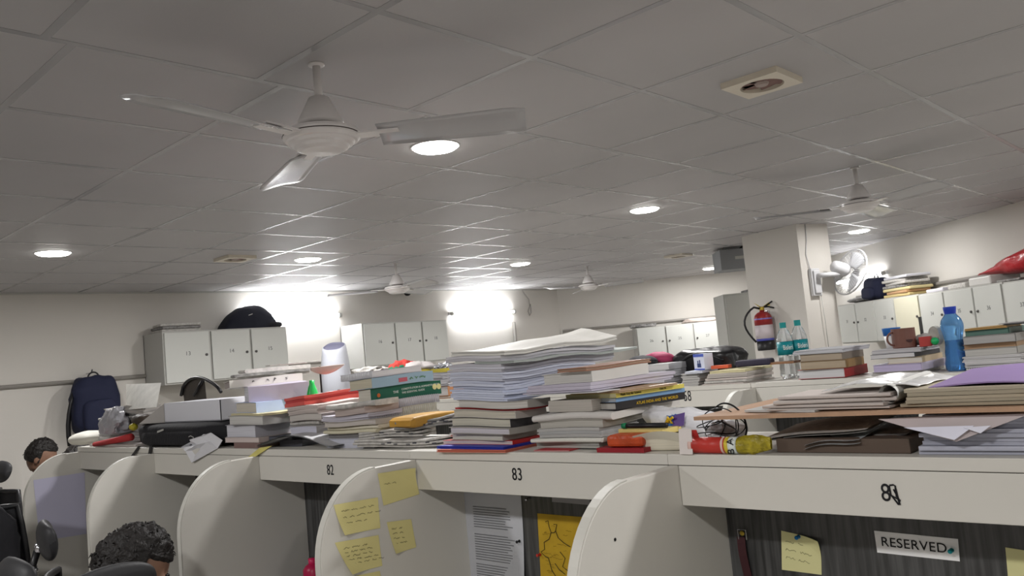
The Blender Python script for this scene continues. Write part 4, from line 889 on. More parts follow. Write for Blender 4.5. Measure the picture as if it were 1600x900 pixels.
r_, z2 = stack(3.97, [
 (1250, 1318, 1345, 590, 'book', (120, 108, 100), (90, 80, 76), 'dark brown thin book'),
 (1248, 1322, 1357, 574, 'book', (206, 206, 208), (176, 44, 48), 'white paged book with a red spine'),
 (1250, 1322, 1352, 561, 'book', (176, 160, 138), (142, 112, 70), 'brown book with an ochre spine'),
 (1250, 1318, 1350, 550, 'book', (172, 158, 140), (120, 110, 100), 'brown paged thick book'),
 (1240, 1318, 1385, 543, 'paper', (206, 206, 212), (186, 186, 190), 'shiny white wrapped sheets')], 'right of the clear bottles', G2, seed=61, dumax=.34)
r_, z3 = stack(3.98, [
 (1362, 1440, 1500, 590, 'paper', (186, 184, 180), (200, 198, 196), 'grey white sheet block'),
 (1364, 1440, 1495, 578, 'book', (200, 198, 194), (190, 188, 184), 'white paged book'),
 (1366, 1445, 1500, 566, 'book', (186, 176, 206), (196, 188, 210), 'lilac thick book'),
 (1385, 1440, 1500, 557, 'book', (206, 200, 190), (190, 170, 140), 'cream rounded book'),
 (1362, 1432, 1480, 550, 'mag', (206, 204, 206), (60, 60, 66), 'magazine with a dark spine'),
 (1360, 1435, 1490, 543, 'paper', (206, 204, 206), (186, 184, 188), 'white sheet bundle')], 'in the pile below the brown mug', G2, seed=63, dumax=.34)
# brown mug lying low on the pile
def mug(c, r, h, m_, label, hm=None, ang=0, logo=None, cat='mug'):
    t = thing('mug', label, cat, c)
    q = MB(); q.lathe([(0, .001), (r*.95, 0), (r, .004), (r, h), (r*.92, h), (r*.9, .006), (0, .006)], 26, c); q.build('cup', m_, t, smooth=False)
    d = Vector((math.cos(ang), math.sin(ang), 0)); q = MB(); cc = Vector(c)+d*(r*.97)+Vector((0, 0, h*.5))
    q.tube([cc+d*(.030*math.sin(PI*i/10))+Vector((0, 0, h*.33*math.cos(PI*i/10))) for i in range(11)], .005, 8); q.build('handle', hm or m_, t, smooth=True)
    if logo:
        q = MB(); lc = Vector(c)+Vector((-.73, -.68, 0))*r*1.0+Vector((0, 0, h*.42)); sd = Vector((.68, -.73, 0))
        q.add([lc+sd*(.016*math.cos(PI+PI*i/10))+Vector((-.0015, -.0015, .014*math.sin(PI+PI*i/10))) for i in range(11)], [tuple(range(11))]); q.build('cup_print', logo, t)
    return t
M_mug = mat('brown_mug', (112, 76, 66), .45)
b = X(1414, 543, 4.06); mug(Vector((4.06, b.y, z3+.001)), .052, X(1414, 513, 4.06).z-z3, M_mug, 'large brown mug with a dark cup print on the middle pile of the second row', ang=2.4, logo=mat('mug_print', (60, 30, 28), .5))
b = X(1394, 528, 4.2); q = MB(); zc = z3
t = thing('paper_cup', 'white and blue paper cup behind the brown mug', 'cup', (4.2, b.y, z3))
q.lathe([(0, .001), (.030, 0), (.038, .06)], 22, (4.2, b.y, z3)); q.build('cup', M_whitepl, t, smooth=True); q = MB(); hh = X(1394, 512, 4.2).z-z3
q.lathe([(.038, .06), (.042, hh*.95), (.043, hh), (.040, hh), (.036, .06)], 22, (4.2, b.y, z3)); q.build('blue_band', mat('cup_blue', (40, 104, 176), .4), t, smooth=True)
p = X(1455, 540, 4.10); q = MB(); 
blob('earphone_case', Vector((4.10, X(1445, 533, 4.1).y, z3+.03)), (.06, .10, .06), mat('pale_grey_cloth', (180, 176, 172), .7), 'pale grey cloth case right of the brown mug', 'case', nz=.2, zmin=z3+.001)
t = thing('tape_roll', 'white adhesive tape roll standing near the blue bottle', 'tape', (4.08, X(1463, 533, 4.08).y, z3))
q = MB(); c_ = Vector((4.08, X(1463, 530, 4.08).y, z3+.045)); M = Matrix.Rotation(PI/2, 3, 'Y'); q.lathe([(.044, -.01), (.044, .01), (.030, .01), (.030, -.01), (.044, -.01)], 26, c_, Matrix.Rotation(-.75, 3, 'Z') @ Matrix.Rotation(PI/2, 3, 'Y')); q.build('roll', cov((206, 204, 196)), t, smooth=False)
blob('green_ball', Vector((4.03, X(1460, 527, 4.03).y, z3+.022)), (.034, .034, .034), mat('green_toy', (30, 160, 90), .4), 'small bright green ball in front of the tape roll', 'ball', nz=0, zmin=z3+.001)
boxobj('red_packet', (4.06, X(1440, 540, 4.06).y-.02, z3+.0005), .06, .05, .045, .2, mat('red_pack', (166, 60, 56), .5), 'small red packet beside the brown mug', 'packet')
q = MB(); p = X(1440, 515, 4.25); q.tube([Vector((4.25, p.y, z3+.001)), X(1437, 495, 4.25)], .008, 10); q.build('dark_marker', mat('dark_grey_pl', (70, 70, 68), .5), label='dark grey marker standing upright behind the mug', cat='pen')
r_, z4 = stack(4.0, [
 (1508, 1600, 1700, 571, 'spiral', (200, 196, 190), (96, 92, 88), 'spiral notebook with black cover', dict(sp='L')),
 (1508, 1600, 1700, 552, 'paper', (206, 204, 204), (196, 194, 196), 'white sheet block'),
 (1506, 1590, 1700, 541, 'book', (186, 184, 180), (170, 168, 164), 'grey paged book'),
 (1506, 1590, 1700, 533, 'book', (182, 150, 120), (160, 130, 100), 'brown paged thin book'),
 (1506, 1590, 1690, 520, 'book', (170, 168, 166), (150, 148, 146), 'grey thick book'),
 (1505, 1575, 1690, 512, 'book', (90, 120, 110), (70, 100, 92), 'green grey book'),
 (1505, 1570, 1690, 509, 'folder', (176, 140, 84), (190, 160, 110), 'tan card file')], 'in the pile right of the blue bottle', G2, seed=67, dumax=.34)
stack(4.0, [(1568, 1680, 1720, 522, 'book', (150, 148, 146), (110, 108, 108), 'dark grey book'), (1566, 1680, 1720, 505, 'book', (190, 190, 190), (90, 90, 92), 'grey white binder'), (1560, 1680, 1720, 498, 'paper', (196, 194, 196), (150, 148, 148), 'sheet bundle')],
  'over the tan file', G2, z=z4+.001, seed=69, dumax=.3)
# middle and left of row 2
stack(3.98, [(995, 1040, 1085, 603, 'paper', (196, 194, 192), (184, 182, 180), 'low grey white sheet block'), (998, 1040, 1080, 590, 'paper', (206, 204, 210), (190, 188, 190), 'white sheet block'),
  (1000, 1042, 1078, 578, 'paper', (196, 196, 200), (170, 170, 172), 'grey sheet block'), (985, 1045, 1080, 568, 'mag', (206, 204, 204), (190, 190, 192), 'magazine bundle')], 'behind the atlas pile', G2, seed=71, dumax=.34)
zq = X(1045, 568, 3.98).z+.003
blob('cap', Vector((4.10, X(1003, 566, 4.1).y, zq+.012)), (.16, .20, .085), M_blackfab, 'black cap lying behind the tall paper pile', 'cap', nz=.1, ns=2, zmin=zq, seed=3)
blob('pink_bag', Vector((4.22, X(1029, 562, 4.22).y, zq+.02)), (.12, .22, .09), mat('raspberry', (150, 50, 84), .7), 'raspberry pink pouch right of the black cap', 'pouch', nz=.1, zmin=zq, seed=8)
stack(3.98, [(905, 950, 1000, 605, 'paper', (186, 184, 184), (176, 174, 172), 'grey sheet block'), (905, 950, 1000, 580, 'paper', (196, 194, 196), (180, 178, 178), 'sheet block'), (900, 950, 1000, 572, 'folder', (90, 90, 92), (120, 120, 120), 'dark file')], 'behind the bent cream card file', G2, seed=73, dumax=.3)
stack(3.98, [(1062, 1092, 1118, 598, 'paper', (186, 184, 180), (176, 174, 172), 'grey sheet block'), (1066, 1092, 1116, 583, 'paper', (196, 194, 190), (184, 182, 180), 'grey white sheet block'), (1070, 1098, 1122, 579, 'mag', (210, 212, 220), (196, 200, 214), 'white magazine')], 'under the blue and white box', G2, seed=75, dumax=.3)
zb_ = X(1098, 579, 3.98).z+.002
t = thing('product_box', 'small white and blue box with a picture, left of the black leather bag', 'box', (4.06, X(1095, 575, 4.0).y, zb_))
a = X(1081, 575, 4.02); b = X(1108, 575, 4.02); hbx = X(1095, 553, 4.02).z-zb_; M = Matrix.Rotation(-.45, 3, 'Z'); cb_ = Vector((4.06, (a.y+b.y)/2, zb_))
TT = lambda x, y, z: cb_+M @ Vector((x, y, z))
q = MB(); q.bx(-.03, .03, -.05, .05, 0, hbx, TT); q.build('carton', mat('box_white', (218, 222, 236), .4), t, bevel=.001)
q = MB(); q.bx(-.0312, -.030, -.05, .05, hbx*.82, hbx, TT); q.bx(-.0312, -.030, -.05, .05, 0, hbx*.08, TT); q.build('blue_band', mat('box_blue', (74, 96, 190), .4), t)
q = MB(); q.bx(-.0312, -.03, -.018, .018, hbx*.16, hbx*.4, TT); q.bx(-.0312, -.03, -.013, -.004, hbx*.4, hbx*.62, TT); q.bx(-.0312, -.03, .004, .013, hbx*.4, hbx*.58, TT); q.build('picture', mat('box_picture', (52, 66, 110), .5), t)
t = thing('leather_bag', 'glossy black leather bag slumped behind the blue and white box', 'bag', (4.25, X(1106, 570, 4.25).y, SH))
q = MB(); c_ = Vector((4.27, X(1107, 560, 4.27).y, (SH+X(1107, 543, 4.27).z)/2)); q.ell(c_, .10, .21, c_.z-SH, 34, 20, None, .5, .18, 3, zmin=SH+.001); q.build('body', mat('black_leather', (24, 24, 26), .35, bump=.6, bscale=14), t, smooth=True)
q = MB(); q.tube([c_+Vector((-.1, .15-.3*i/10, .02+.05*math.sin(PI*i/10))) for i in range(11)], .008, 8); q.build('handle', M_black, t, smooth=True)
# left part of row 2
r_, z5 = stack(3.98, [(565, 625, 700, 622, 'paper', (180, 178, 176), (170, 168, 168), 'grey sheet block'), (568, 625, 700, 602, 'paper', (190, 188, 190), (176, 174, 178), 'grey white sheet block'), (560, 622, 700, 588, 'paper', (180, 178, 190), (200, 198, 200), 'sheet bundle'), (556, 620, 700, 581, 'paper', (196, 194, 196), (150, 148, 150), 'crumpled sheet bundle')], 'left of the flag coloured cloth', G2, seed=81, amp=.004, dumax=.33)
r_, z6 = stack(3.99, [(640, 700, 760, 618, 'paper', (186, 180, 174), (150, 120, 96), 'brownish sheet block'), (642, 700, 760, 603, 'book', (186, 182, 180), (170, 120, 84), 'grey paged book'), (634, 700, 760, 592, 'paper', (176, 174, 178), (190, 188, 190), 'grey sheet bundle'), (618, 690, 750, 583, 'paper', (196, 194, 198), (150, 150, 154), 'white sheet bundle'), (626, 655, 750, 579, 'mag', (210, 206, 190), (200, 184, 70), 'yellow edged magazine')], 'under the flag coloured cloth', G2, seed=83, amp=.004, dumax=.33)
def cloth(c, rx, ry, h, m_, seed):
    q = MB(); q.ell(c, rx, ry, h, 30, 16, None, 1, .45, 3.5, seed=seed, zmin=c.z-h*.5); return q
zc_ = max(z6, X(640, 577, 4.05).z-.02)
t = thing('flag_cloth', 'crumpled red, white and green cloth on a paper pile', 'cloth', (4.08, X(642, 575, 4.08).y, z6))
for nm_, xx, yy, m_, sd, rx, hz in (('red_fold', 628, 570, mat('red_flag', (196, 62, 54), .8), 1, .13, .05), ('green_fold', 634, 576, mat('green_flag', (20, 110, 80), .8), 2, .11, .035), ('white_fold', 652, 571, mat('white_flag', (206, 200, 198), .8), 3, .15, .045)):
    cloth(Vector((4.08-(.04 if sd == 2 else 0), X(xx, yy, 4.08).y, z6+hz*.5+(.012 if sd == 1 else 0))), .08, rx, hz, m_, sd).build(nm_, m_, t, smooth=True)
blob('foil_wrapper', Vector((4.1, X(694, 574, 4.1).y, X(694, 574, 4.1).z-.02)), (.12, .20, .11), mat('silver_foil', (200, 202, 208), .2, metal=.8, bump=.7, bscale=40), 'crumpled silver foil wrapper beside the flag coloured cloth', 'wrapper', nz=.5, ns=5, seed=14, smooth=False, zmin=z6-.0)
blob('crumpled_paper', Vector((4.12, X(578, 578, 4.12).y, z5+.03)), (.12, .36, .06), M_newsp, 'crumpled newsprint on the left paper pile of the second row', 'paper', nz=.6, ns=5, seed=6, smooth=False, zmin=z5)
boxobj('small_camera', (4.05, X(526, 607, 4.05).y, SH), .05, .09, .12, .3, M_black, 'small black gadget beside the air purifier', 'gadget')
# air purifier
pc_ = Vector((4.13, 5.98, SH)); hp = 1.65+.245-SH
t = thing('air_purifier', 'white tapered air purifier standing on the second row', 'air purifier', pc_)
Mz = Matrix.Rotation(-.82, 3, 'Z')
def rr_(k, z): return [Vector((0, 0, (.30*(Mz @ Vector((k*.105*math.cos(a), k*.152*math.sin(a), 0))).dot(Vector((.57, .82, 0)))) if z > hp*.9 else 0))+(Mz @ Vector((k*.105*(abs(math.cos(a))**.7)*(1 if math.cos(a) >= 0 else -1), k*.152*(abs(math.sin(a))**.7)*(1 if math.sin(a) >= 0 else -1), 0)))+pc_+Vector((0, 0, z)) for a in [2*PI*i/32 for i in range(32)]]
q = MB(); rings = [rr_(1.0, 0), rr_(1.1, .02), rr_(1.12, .2), rr_(1.05, hp*.7), rr_(.93, hp*.93), rr_(.88, hp*.99), rr_(.80, hp)]
q.add([p for r__ in rings for p in r__], [(i*32+j, i*32+(j+1) % 32, (i+1)*32+(j+1) % 32, (i+1)*32+j) for i in range(len(rings)-1) for j in range(32)]); q.build('housing', mat('purifier_white', (176, 178, 186), .45), t, smooth=True)
q = MB(); rings = [rr_(.80, hp), rr_(.76, hp-.01)]; q.add([p for r__ in rings for p in r__], [(j, (j+1) % 32, 32+(j+1) % 32, 32+j) for j in range(32)]+[tuple(range(32, 64))]); q.build('top_grille', mat('grille_grey', (110, 110, 132), .5), t)
dq = Vector((-.73, -.68, 0)); lc = pc_+dq*.0+Mz @ Vector((-.105*1.0, 0, hp*.80)); q = MB(); q.bx(-.001, 0, -.02, .02, -.004, .004, lambda x, y, z: lc+Mz @ Vector((x, y, z))); q.build('badge', M_ink, t)
# ------------------------------------------------------------------ lockers
def lockers(P0, d, n, xs, z0, z1, depth, nums, knobs, label, body_m=M_lockf, door_m=M_lock, group='wall lockers'):
    """P0 point of the front plane at x=0, d along the front (rightwards), n into the room; xs door boundaries"""
    P0 = Vector(P0); t = thing('locker_cabinet', label, 'locker', P0+d*(xs[0]+xs[-1])/2-n*depth/2+Vector((0, 0, z0)), group)
    T = lambda a, b, z: P0+d*a+n*b+Vector((0, 0, z))
    x0, x1 = xs[0], xs[-1]; q = MB(); w_ = .018
    q.bx(x0, x1, -depth, -.002, z0, z0+w_, T); q.bx(x0, x1, -depth, -.002, z1-w_, z1, T); q.bx(x0, x1, -depth, -depth+.01, z0, z1, T)
    for x in xs: xx = min(max(x-w_/2, x0), x1-w_); q.bx(xx, xx+w_, -depth, -.002, z0+w_, z1-w_, T)
    q.build('carcass', body_m, t)
    for i in range(len(xs)-1):
        a, b = xs[i]+.012, xs[i+1]-.012; q = MB(); q.bx(a, b, -.004, .014, z0+.014, z1-.014, T); dr = q.build('door', door_m, t, bevel=.002)
        k = b-.035 if knobs[i] == 'r' else a+.035
        q = MB(); M = Matrix((d, Vector((0, 0, 1)), n)).transposed(); q.lathe([(0, .0), (.012, 0), (.012, .010), (.006, .014), (0, .014)], 12, T(k, .014, z0+(z1-z0)*.52), M); q.build('lock', mat('lock_grey', (90, 88, 86), .4, metal=.5), dr)
        if nums[i]: text(nums[i], .05, T((a+b)/2, .0145, z0+(z1-z0)*.56), d, (0, 0, 1), mat('faded_ink', (90, 90, 92), .7), dr, 'door_number')
ex = Vector((1, 0, 0)); ny = Vector((0, -1, 0))
lockers((0, 7.15, 0), ex, ny, [3.166, 3.60, 4.0, 4.396], 1.697, 2.165, .395, ['13', '14', '15'], 'rrl', 'white three door wall locker numbered 13 to 15, left of the first tube light')
lockers((0, 7.15, 0), ex, ny, [5.31, 5.74, 6.13, 6.524], 1.69, 2.165, .395, ['16', '17', '18'], 'rrl', 'white three door wall locker between the two back wall tube lights')
PB = B0-nB*.4
lockers(PB, dB, -nB, [1.02, 1.42, 1.80, 2.18], 1.45, 1.89, .39, ['26', '25', '27'], 'rll', 'white three door locker on the far wall behind the pink pouch')
lockers(PB, dB, -nB, [2.20, 2.6, 3.0, 3.38], 1.45, 1.89, .39, ['28', '29', '30'], 'rll', 'white three door locker on the far wall, mostly behind the steel cupboard')
PCc = C0-nC*.4; rc_ = -dC
lockers(PCc, rc_, -nC, [-2.83, -2.40, -1.975, -1.565], 1.44, 1.895, .39, ['31', '32', '33'], 'rlr', 'white three door locker on the right wall under the tube light')
lockers(PCc, rc_, -nC, [-1.562, -1.10], 1.44, 1.89, .39, [None], 'r', 'cream single door locker on the right wall under the yellow papers', door_m=mat('cream_door', (212, 208, 186), .45))
lockers(PCc, rc_, -nC, [-1.097, -.683, -.244, .145], 1.43, 1.885, .39, ['34', '35', '36'], 'rrl', 'white three door locker on the right wall behind the blue bottle')
lockers(PCc, rc_, -nC, [.155, .58, 1.0, 1.42], 1.43, 1.88, .39, ['37', '38', '39'], 'rrl', 'white three door locker on the right wall at the right edge')
# things on the lockers
LT = 2.1655
p = Y(275, 507, 7.3)
rg = random.Random(3)
for i in range(3):
    boxobj('newspaper', (3.38+rg.uniform(-.02, .02), 7.33, LT+.026*i+.001), .36, .24, .024, rg.uniform(-.15, .15), M_newsd if i % 2 else M_newsp, 'folded newspaper on locker 13, '+['lowest', 'middle', 'top'][i]+' of three', 'newspaper', group='newspapers on locker 13', bevel=.009)
def backpack(name, c, w_, h, d_, rz, label, m_, upright=True):
    t = thing(name, label, 'bag', c); M = Matrix.Rotation(rz, 3, 'Z'); c = Vector(c)
    q = MB(); q.ell(c+Vector((0, 0, h/2)), d_/2, w_/2, h/2, 36, 24, M, .6, .10, 2.2, seed=4, zmin=c.z+.001); q.build('body', m_, t, smooth=True)
    q = MB(); q.ell(c+M @ Vector((-d_*.42, 0, 0))+Vector((0, 0, h*.34)), d_*.22, w_*.36, h*.27, 26, 18, M, .55, .08, 3, zmin=c.z+.002); q.build('pocket', m_, t, smooth=True)
    q = MB(); q.tube([c+M @ Vector((.0, w_*.12*math.cos(a), 0))+Vector((0, 0, h*.97+.05*math.sin(a))) for a in [PI*i/8 for i in range(9)]], .007, 8); q.build('handle', M_black, t, smooth=True)
    return t, M
t, M = backpack('backpack', Vector((2.67, 7.40, 1.33)), .38, .50, .24, PI/2, 'navy blue backpack hanging on the back wall at the far left', M_navy)
for s_ in (0, 1):
    q = MB(); c0_ = Vector((2.52-.03*s_, 7.42-.06*s_, 1.70)); pts = [c0_+Vector((-.04*math.sin(i/5*PI*.8)-.005*i, 0, -.085*i)) for i in range(6)]
    q.tube(pts, [.014]*6, 8); q.build('strap', M_black, t, smooth=True)
q = MB(); q.tube([Vector((2.50, 7.36, 1.28)), Vector((2.52, 7.36, 1.2)), Vector((2.54, 7.36, 1.12))], .004, 6); q.build('strap_tail', M_black, t)
q = MB(); q.bx(-.02, .02, -.004, 0, -.008, .008, lambda x, y, z: Vector((2.72+x, 7.278+y, 1.62+z+x*.3))); q.build('badge', M_lockf, t)
q = MB(); q.tube([Vector((2.67, 7.55, 1.86)), Vector((2.67, 7.44, 1.86)), Vector((2.67, 7.42, 1.89))], .006, 6); q.build('hook', M_chrome, t)
a = Y(345, 512, 7.32); b = Y(428, 512, 7.32); tp = Y(398, 478, 7.32).z-LT
t = thing('backpack', 'black backpack lying on top of lockers 14 and 15', 'bag', ((a.x+b.x)/2, 7.32, LT))
q = MB(); cx_ = (a.x+b.x)/2; w_ = (b.x-a.x)/2
def hump(s, h):
    x = -1+2*s; hh = tp*(max(0, 1-abs((x-.22)/(1.22 if x < .22 else .80))**2.2)**.62)*(1 if x < .86 else 1); th = PI*h
    return Vector((cx_+x*w_, 7.32-.15*math.cos(th)*(1-.35*abs(x)), LT+.002+max(.0, hh*math.sin(th)**.7)*(1+.06*noise.noise(Vector((x*4, h*4, 1))))))
q.grid(30, 18, hump); q.build('body', M_navy if False else mat('black_navy', (26, 28, 40), .8, bump=.4, bscale=30), t, smooth=True)
q = MB(); q.ell(Vector((cx_+w_*.78, 7.25, LT+.03)), .10, .06, .03, 20, 12, None, .7, .1, 3, zmin=LT+.001); q.build('side_pocket', M_blackfab, t, smooth=True)
q = MB(); p_ = Vector((cx_-w_*.15, 7.19, LT+tp*.55)); q.tube([p_+Vector((-.02, -.01, 0)), p_+Vector((.02, -.01, .012))], .004, 6); q.build('zip_pull', M_lockf, t)
TB = lambda s, o, z: B0+dB*s-nB*o+Vector((0, 0, z))
for i, (s_, w_, h_, m_, lb) in enumerate(((1.15, .35, .05, M_newsd, 'grey folded newspaper pile on the left end of the far wall locker'), (1.95, .45, .06, mat('pinkish_print', (1, 1, 1)), 'pinkish folded newspapers on the far wall locker'), (2.45, .3, .07, M_crump, 'white crumpled paper on the far wall locker'))):
    ob_ = blob('newspaper', TB(s_, .2, 1.892+h_/2), (.26, w_, h_), m_, lb, 'newspaper', nz=.3, ns=3, seed=i+40, pw=.5, rz=math.atan2(dB.y, dB.x)-PI/2, zmin=1.891, smooth=False)
TC = lambda s, o, z: C0+dC*s-nC*o+Vector((0, 0, z)); rzC = math.atan2(dC.y, dC.x)-PI/2
blob('dark_cloth', TC(2.62, .22, 1.93), (.22, .38, .06), M_newsd, 'dark folded cloth at the left end of the right wall lockers', 'cloth', nz=.4, ns=4, rz=rzC, zmin=1.896, seed=2)
t, M = backpack('backpack', TC(2.20, .22, 1.897), .34, .25, .24, rzC, 'navy backpack on the right wall lockers under the tube light', M_navy)
rg = random.Random(12)
for i in range(7):
    boxobj('folder', TC(1.63+rg.uniform(-.03, .03), .21, 1.897+.031*i), .26, .46+rg.uniform(-.05, .05), .029, rzC+rg.uniform(-.12, .12), [cov((206, 186, 130)), cov((190, 150, 110)), cov((214, 200, 150)), M_newsd, M_newsp, M_newsp, cov((200, 200, 206))][i],
           '%s %s file in the pile beside the navy backpack on the right lockers' % (['lowest', 'second', 'third', 'fourth', 'fifth', 'sixth', 'top'][i], ['tan', 'brown', 'pale yellow', 'grey', 'newsprint', 'newsprint', 'white'][i]), 'folder', group='files on the right lockers', bevel=.008)
for i, (s_, w_, h_, m_, lb) in enumerate(((.92, .34, .035, cov((206, 204, 212)), 'flat white papers on the right locker, left of the white envelope stack'), (.57, .30, .05, M_newsp, 'folded newspaper on the right locker above number 35'), (.24, .30, .075, cov((206, 204, 200)), 'white envelope stack on the right locker left of the red bag'), (-.12, .28, .02, M_newsd, 'grey papers on the right locker beneath the red bag'), (-.75, .7, .05, M_newsp, 'newspaper pile on the rightmost wall locker'))):
    boxobj('papers', TC(s_, .2, 1.886), .28, w_, h_, rzC+.05*(i-2), m_, lb, 'papers', bevel=.012)
c_ = TC(-.22, .22, 1.985)
q = MB(); rz_ = Matrix.Rotation(rzC, 3, 'Z')
def rb(s, h):
    x = 1-2*s; w2 = .55*(.12+.95*s**.8); th = 2*PI*h
    p_ = Vector((.13*math.cos(th)*min(1, s*2+.1), x*.60, (.04+.10*s)*math.sin(th)*min(1, s*2.5+.1)+.10*s)); p_ *= 1+.22*noise.noise(Vector((s*5, math.cos(th)*2, math.sin(th)*2+7)))
    return c_+rz_ @ p_
q.grid(30, 22, rb); q.build('red_plastic_bag', mat('red_bag', (176, 26, 36), .3, noise_=.2, nscale=7, bump=.5, bscale=16), label='red plastic bag with a pointed end lying on the right wall lockers', cat='bag', smooth=True)
blob('grey_plastic_bag', TC(-1.02, .25, 2.06), (.24, .46, .30), mat('grey_bag', (168, 168, 172), .35, trans=.2, bump=.5, bscale=20), 'grey clear plastic bag behind the red bag at the right edge', 'bag', nz=.3, ns=3, rz=rzC, seed=33, zmin=1.94)
# ------------------------------------------------------------------ wall fittings
def conduit(pts, label, r=.017):
    q = MB(); q.tube(pts, r, 8); return q.build('conduit', M_conduit, label=label, cat='conduit')
conduit([(-3.0, WA-.018, 1.80), (3.16, WA-.018, 1.80)], 'grey conduit along the back wall left of the first locker')
conduit([(4.41, WA-.018, 1.80), (5.29, WA-.018, 1.80)], 'grey conduit on the back wall behind the air purifier')
conduit([(8.08, WA-.03, 1.3), (8.08, WA-.03, 2.12)], 'grey upright conduit below the second back wall tube light', .022)
conduit([TB(.03, .02, 1.4), TB(.03, .02, 1.955), TB(4.3, .02, 1.955)], 'grey conduit with a corner bend along the far wall')
conduit([TC(3.1, .02, 1.985), TC(-4.5, .02, 1.985)], 'grey conduit along the right wall above the lockers')
q = MB(); pts = [Vector((8.32, WA-.01, CEIL-.002)), Vector((8.36, WA-.02, 2.50)), Vector((8.44, WA-.02, 2.42)), Vector((8.44, WA-.02, 2.33)), Vector((8.40, WA-.02, 2.26)), Vector((8.42, WA-.02, 2.2)), Vector((8.46, WA-.02, 2.24)), Vector((8.46, WA-.02, 2.36))]
q.tube(pts, .006, 6); q.build('hanging_wire', M_conduit, label='thin grey wire hanging down the back wall right of the tube light', cat='wire', smooth=True)
p = Y(634, 457, 7.45); t = thing('security_camera', 'small white ceiling camera with a black lens near the back wall', 'camera', (p.x, 7.45, CEIL))
q = MB(); q.lathe([(.055, 0), (.055, -.02), (.045, -.035), (0, -.035)], 20, (p.x, 7.45, CEIL)); q.build('base', M_whitepl, t, smooth=True)
q = MB(); q.ell(Vector((p.x, 7.42, p.z)), .045, .045, .045, 18, 12); q.build('lens', M_black, t, smooth=True)
# ceiling vents
def vent(x, y, sz, label, z=CEIL):
    t = thing('ceiling_vent', label, 'vent', (x, y, z)); q = MB(); h = sz/2; q.lathe([(sz*.40, -.018), (h*1.414, -.018), (h*1.414, -.0)], 4, (x, y, z), Matrix.Rotation(PI/4, 3, 'Z')) if False else None
    n = 32; vs = []; fs = []
    for i in range(n):
        a = 2*PI*i/n; c_, s_ = math.cos(a), math.sin(a); k = h/max(abs(c_), abs(s_))
        vs += [(x+c_*sz*.36, y+s_*sz*.36, z-.022), (x+c_*k, y+s_*k, z-.022), (x+c_*k, y+s_*k, z), (x+c_*sz*.36, y+s_*sz*.36, z-.004)]
    for i in range(n):
        j = (i+1) % n
        for k in range(3): fs.append((i*4+k, i*4+k+1, j*4+k+1, j*4+k))
        fs.append((i*4+3, i*4, j*4, j*4+3))
    q.add(vs, fs); q.build('frame', mat('ivory_plastic', (214, 206, 190), .45), t)
    q = MB(); q.lathe([(0, -.003), (sz*.36, -.003)], 32, (x, y, z)); q.build('duct', mat('dark_duct', (88, 70, 66), .8), t)
    q = MB(); q.lathe([(0, -.02), (sz*.10, -.02), (sz*.12, -.012), (sz*.12, -.003)], 20, (x, y, z)); q.build('hub', mat('hub_dusty', (168, 154, 148), .7), t)
    for i in range(6):
        a = 2*PI*i/6; q = MB(); M = Matrix.Rotation(a, 3, 'Z'); q.add([Vector((x, y, z))+M @ Vector(p) for p in ((sz*.11, -.02, -.006), (sz*.34, -.035, -.005), (sz*.34, .035, -.014), (sz*.11, .02, -.014))], [(0, 1, 2, 3)]); q.build('fan_blade', mat('dusty_blade', (130, 104, 98), .7), t)
vent(2.81, 1.275, .215, 'square ivory exhaust vent with a round dark fan in the near ceiling'); vent(2.996, 5.489, .22, 'small dark square vent in the ceiling above locker 13'); vent(7.6, 4.6, .22, 'small vent in the far ceiling left of the pillar')
# ------------------------------------------------------------------ ceiling fans
def fan(label, loc, ang, first=None):
    t = thing('ceiling_fan', label, 'ceiling fan', (0, 0, 0), 'white ceiling fans')
    q = MB(); q.lathe([(.024, 0), (.024, -.006), (.013, -.008)], 20); q.lathe([(.012, 0), (.012, -.14)], 14); q.build('rod', M_fan, t, smooth=True)
    q = MB(); q.lathe([(.013, -.098), (.020, -.10), (.030, -.105), (.066, -.175), (.068, -.186), (.055, -.190)], 28); q.build('canopy', M_fan, t, smooth=True)
    q = MB(); q.lathe([(.050, -.186), (.050, -.200)], 24); q.build('slot', M_fandk, t)
    q = MB(); q.lathe([(.055, -.196), (.090, -.200), (.108, -.206), (.112, -.214), (.112, -.228), (.104, -.236), (.096, -.238), (.090, -.246), (.080, -.250), (.074, -.258), (.060, -.264), (0, -.266)], 40); q.build('motor', M_fan, t, smooth=False)
    q = MB(); q.lathe([(.1125, -.2195), (.1135, -.221), (.1125, -.2225)], 40); q.build('ring', M_fandk, t)
    for i in range(3):
        a = ang+2*PI*i/3; M = Matrix.Rotation(a, 3, 'Z')
        q = MB(); T = lambda x, y, z: M @ Vector((x, y, z))
        q.slab(.17, .60, -.5, .5, -.003, .0, 14, 6, lambda x, y, z: M @ Vector((x, y*(.115+.045*(x-.17)/.43)*(1 if x < .56 else max(.5, 1-(x-.56)*8)), -.226+z+y*.030*(-1)-.01*(y*y)*4*.5)))
        bl = q.build('blade', mat('blade_enamel', (172, 171, 172), .25, coat=.3), t, smooth=True)
        q = MB(); q.bx(.09, .23, -.028, .028, -.229, -.224, T); q.build('blade_arm', M_fan, t)
    t.location = loc; return t
fan('white three bladed ceiling fan nearest the viewer', (1.382, 1.982, CEIL), math.radians(71))
fan('white ceiling fan in front of the right wall light', (4.904, 1.725, CEIL), math.radians(4))
fan('white ceiling fan just before the back wall lockers', (4.57, 5.6, CEIL), math.radians(20))
p = Zp(920, 447, CEIL-.22); fan('white ceiling fan far away near the wall corner', (p.x, p.y, CEIL), math.radians(50))
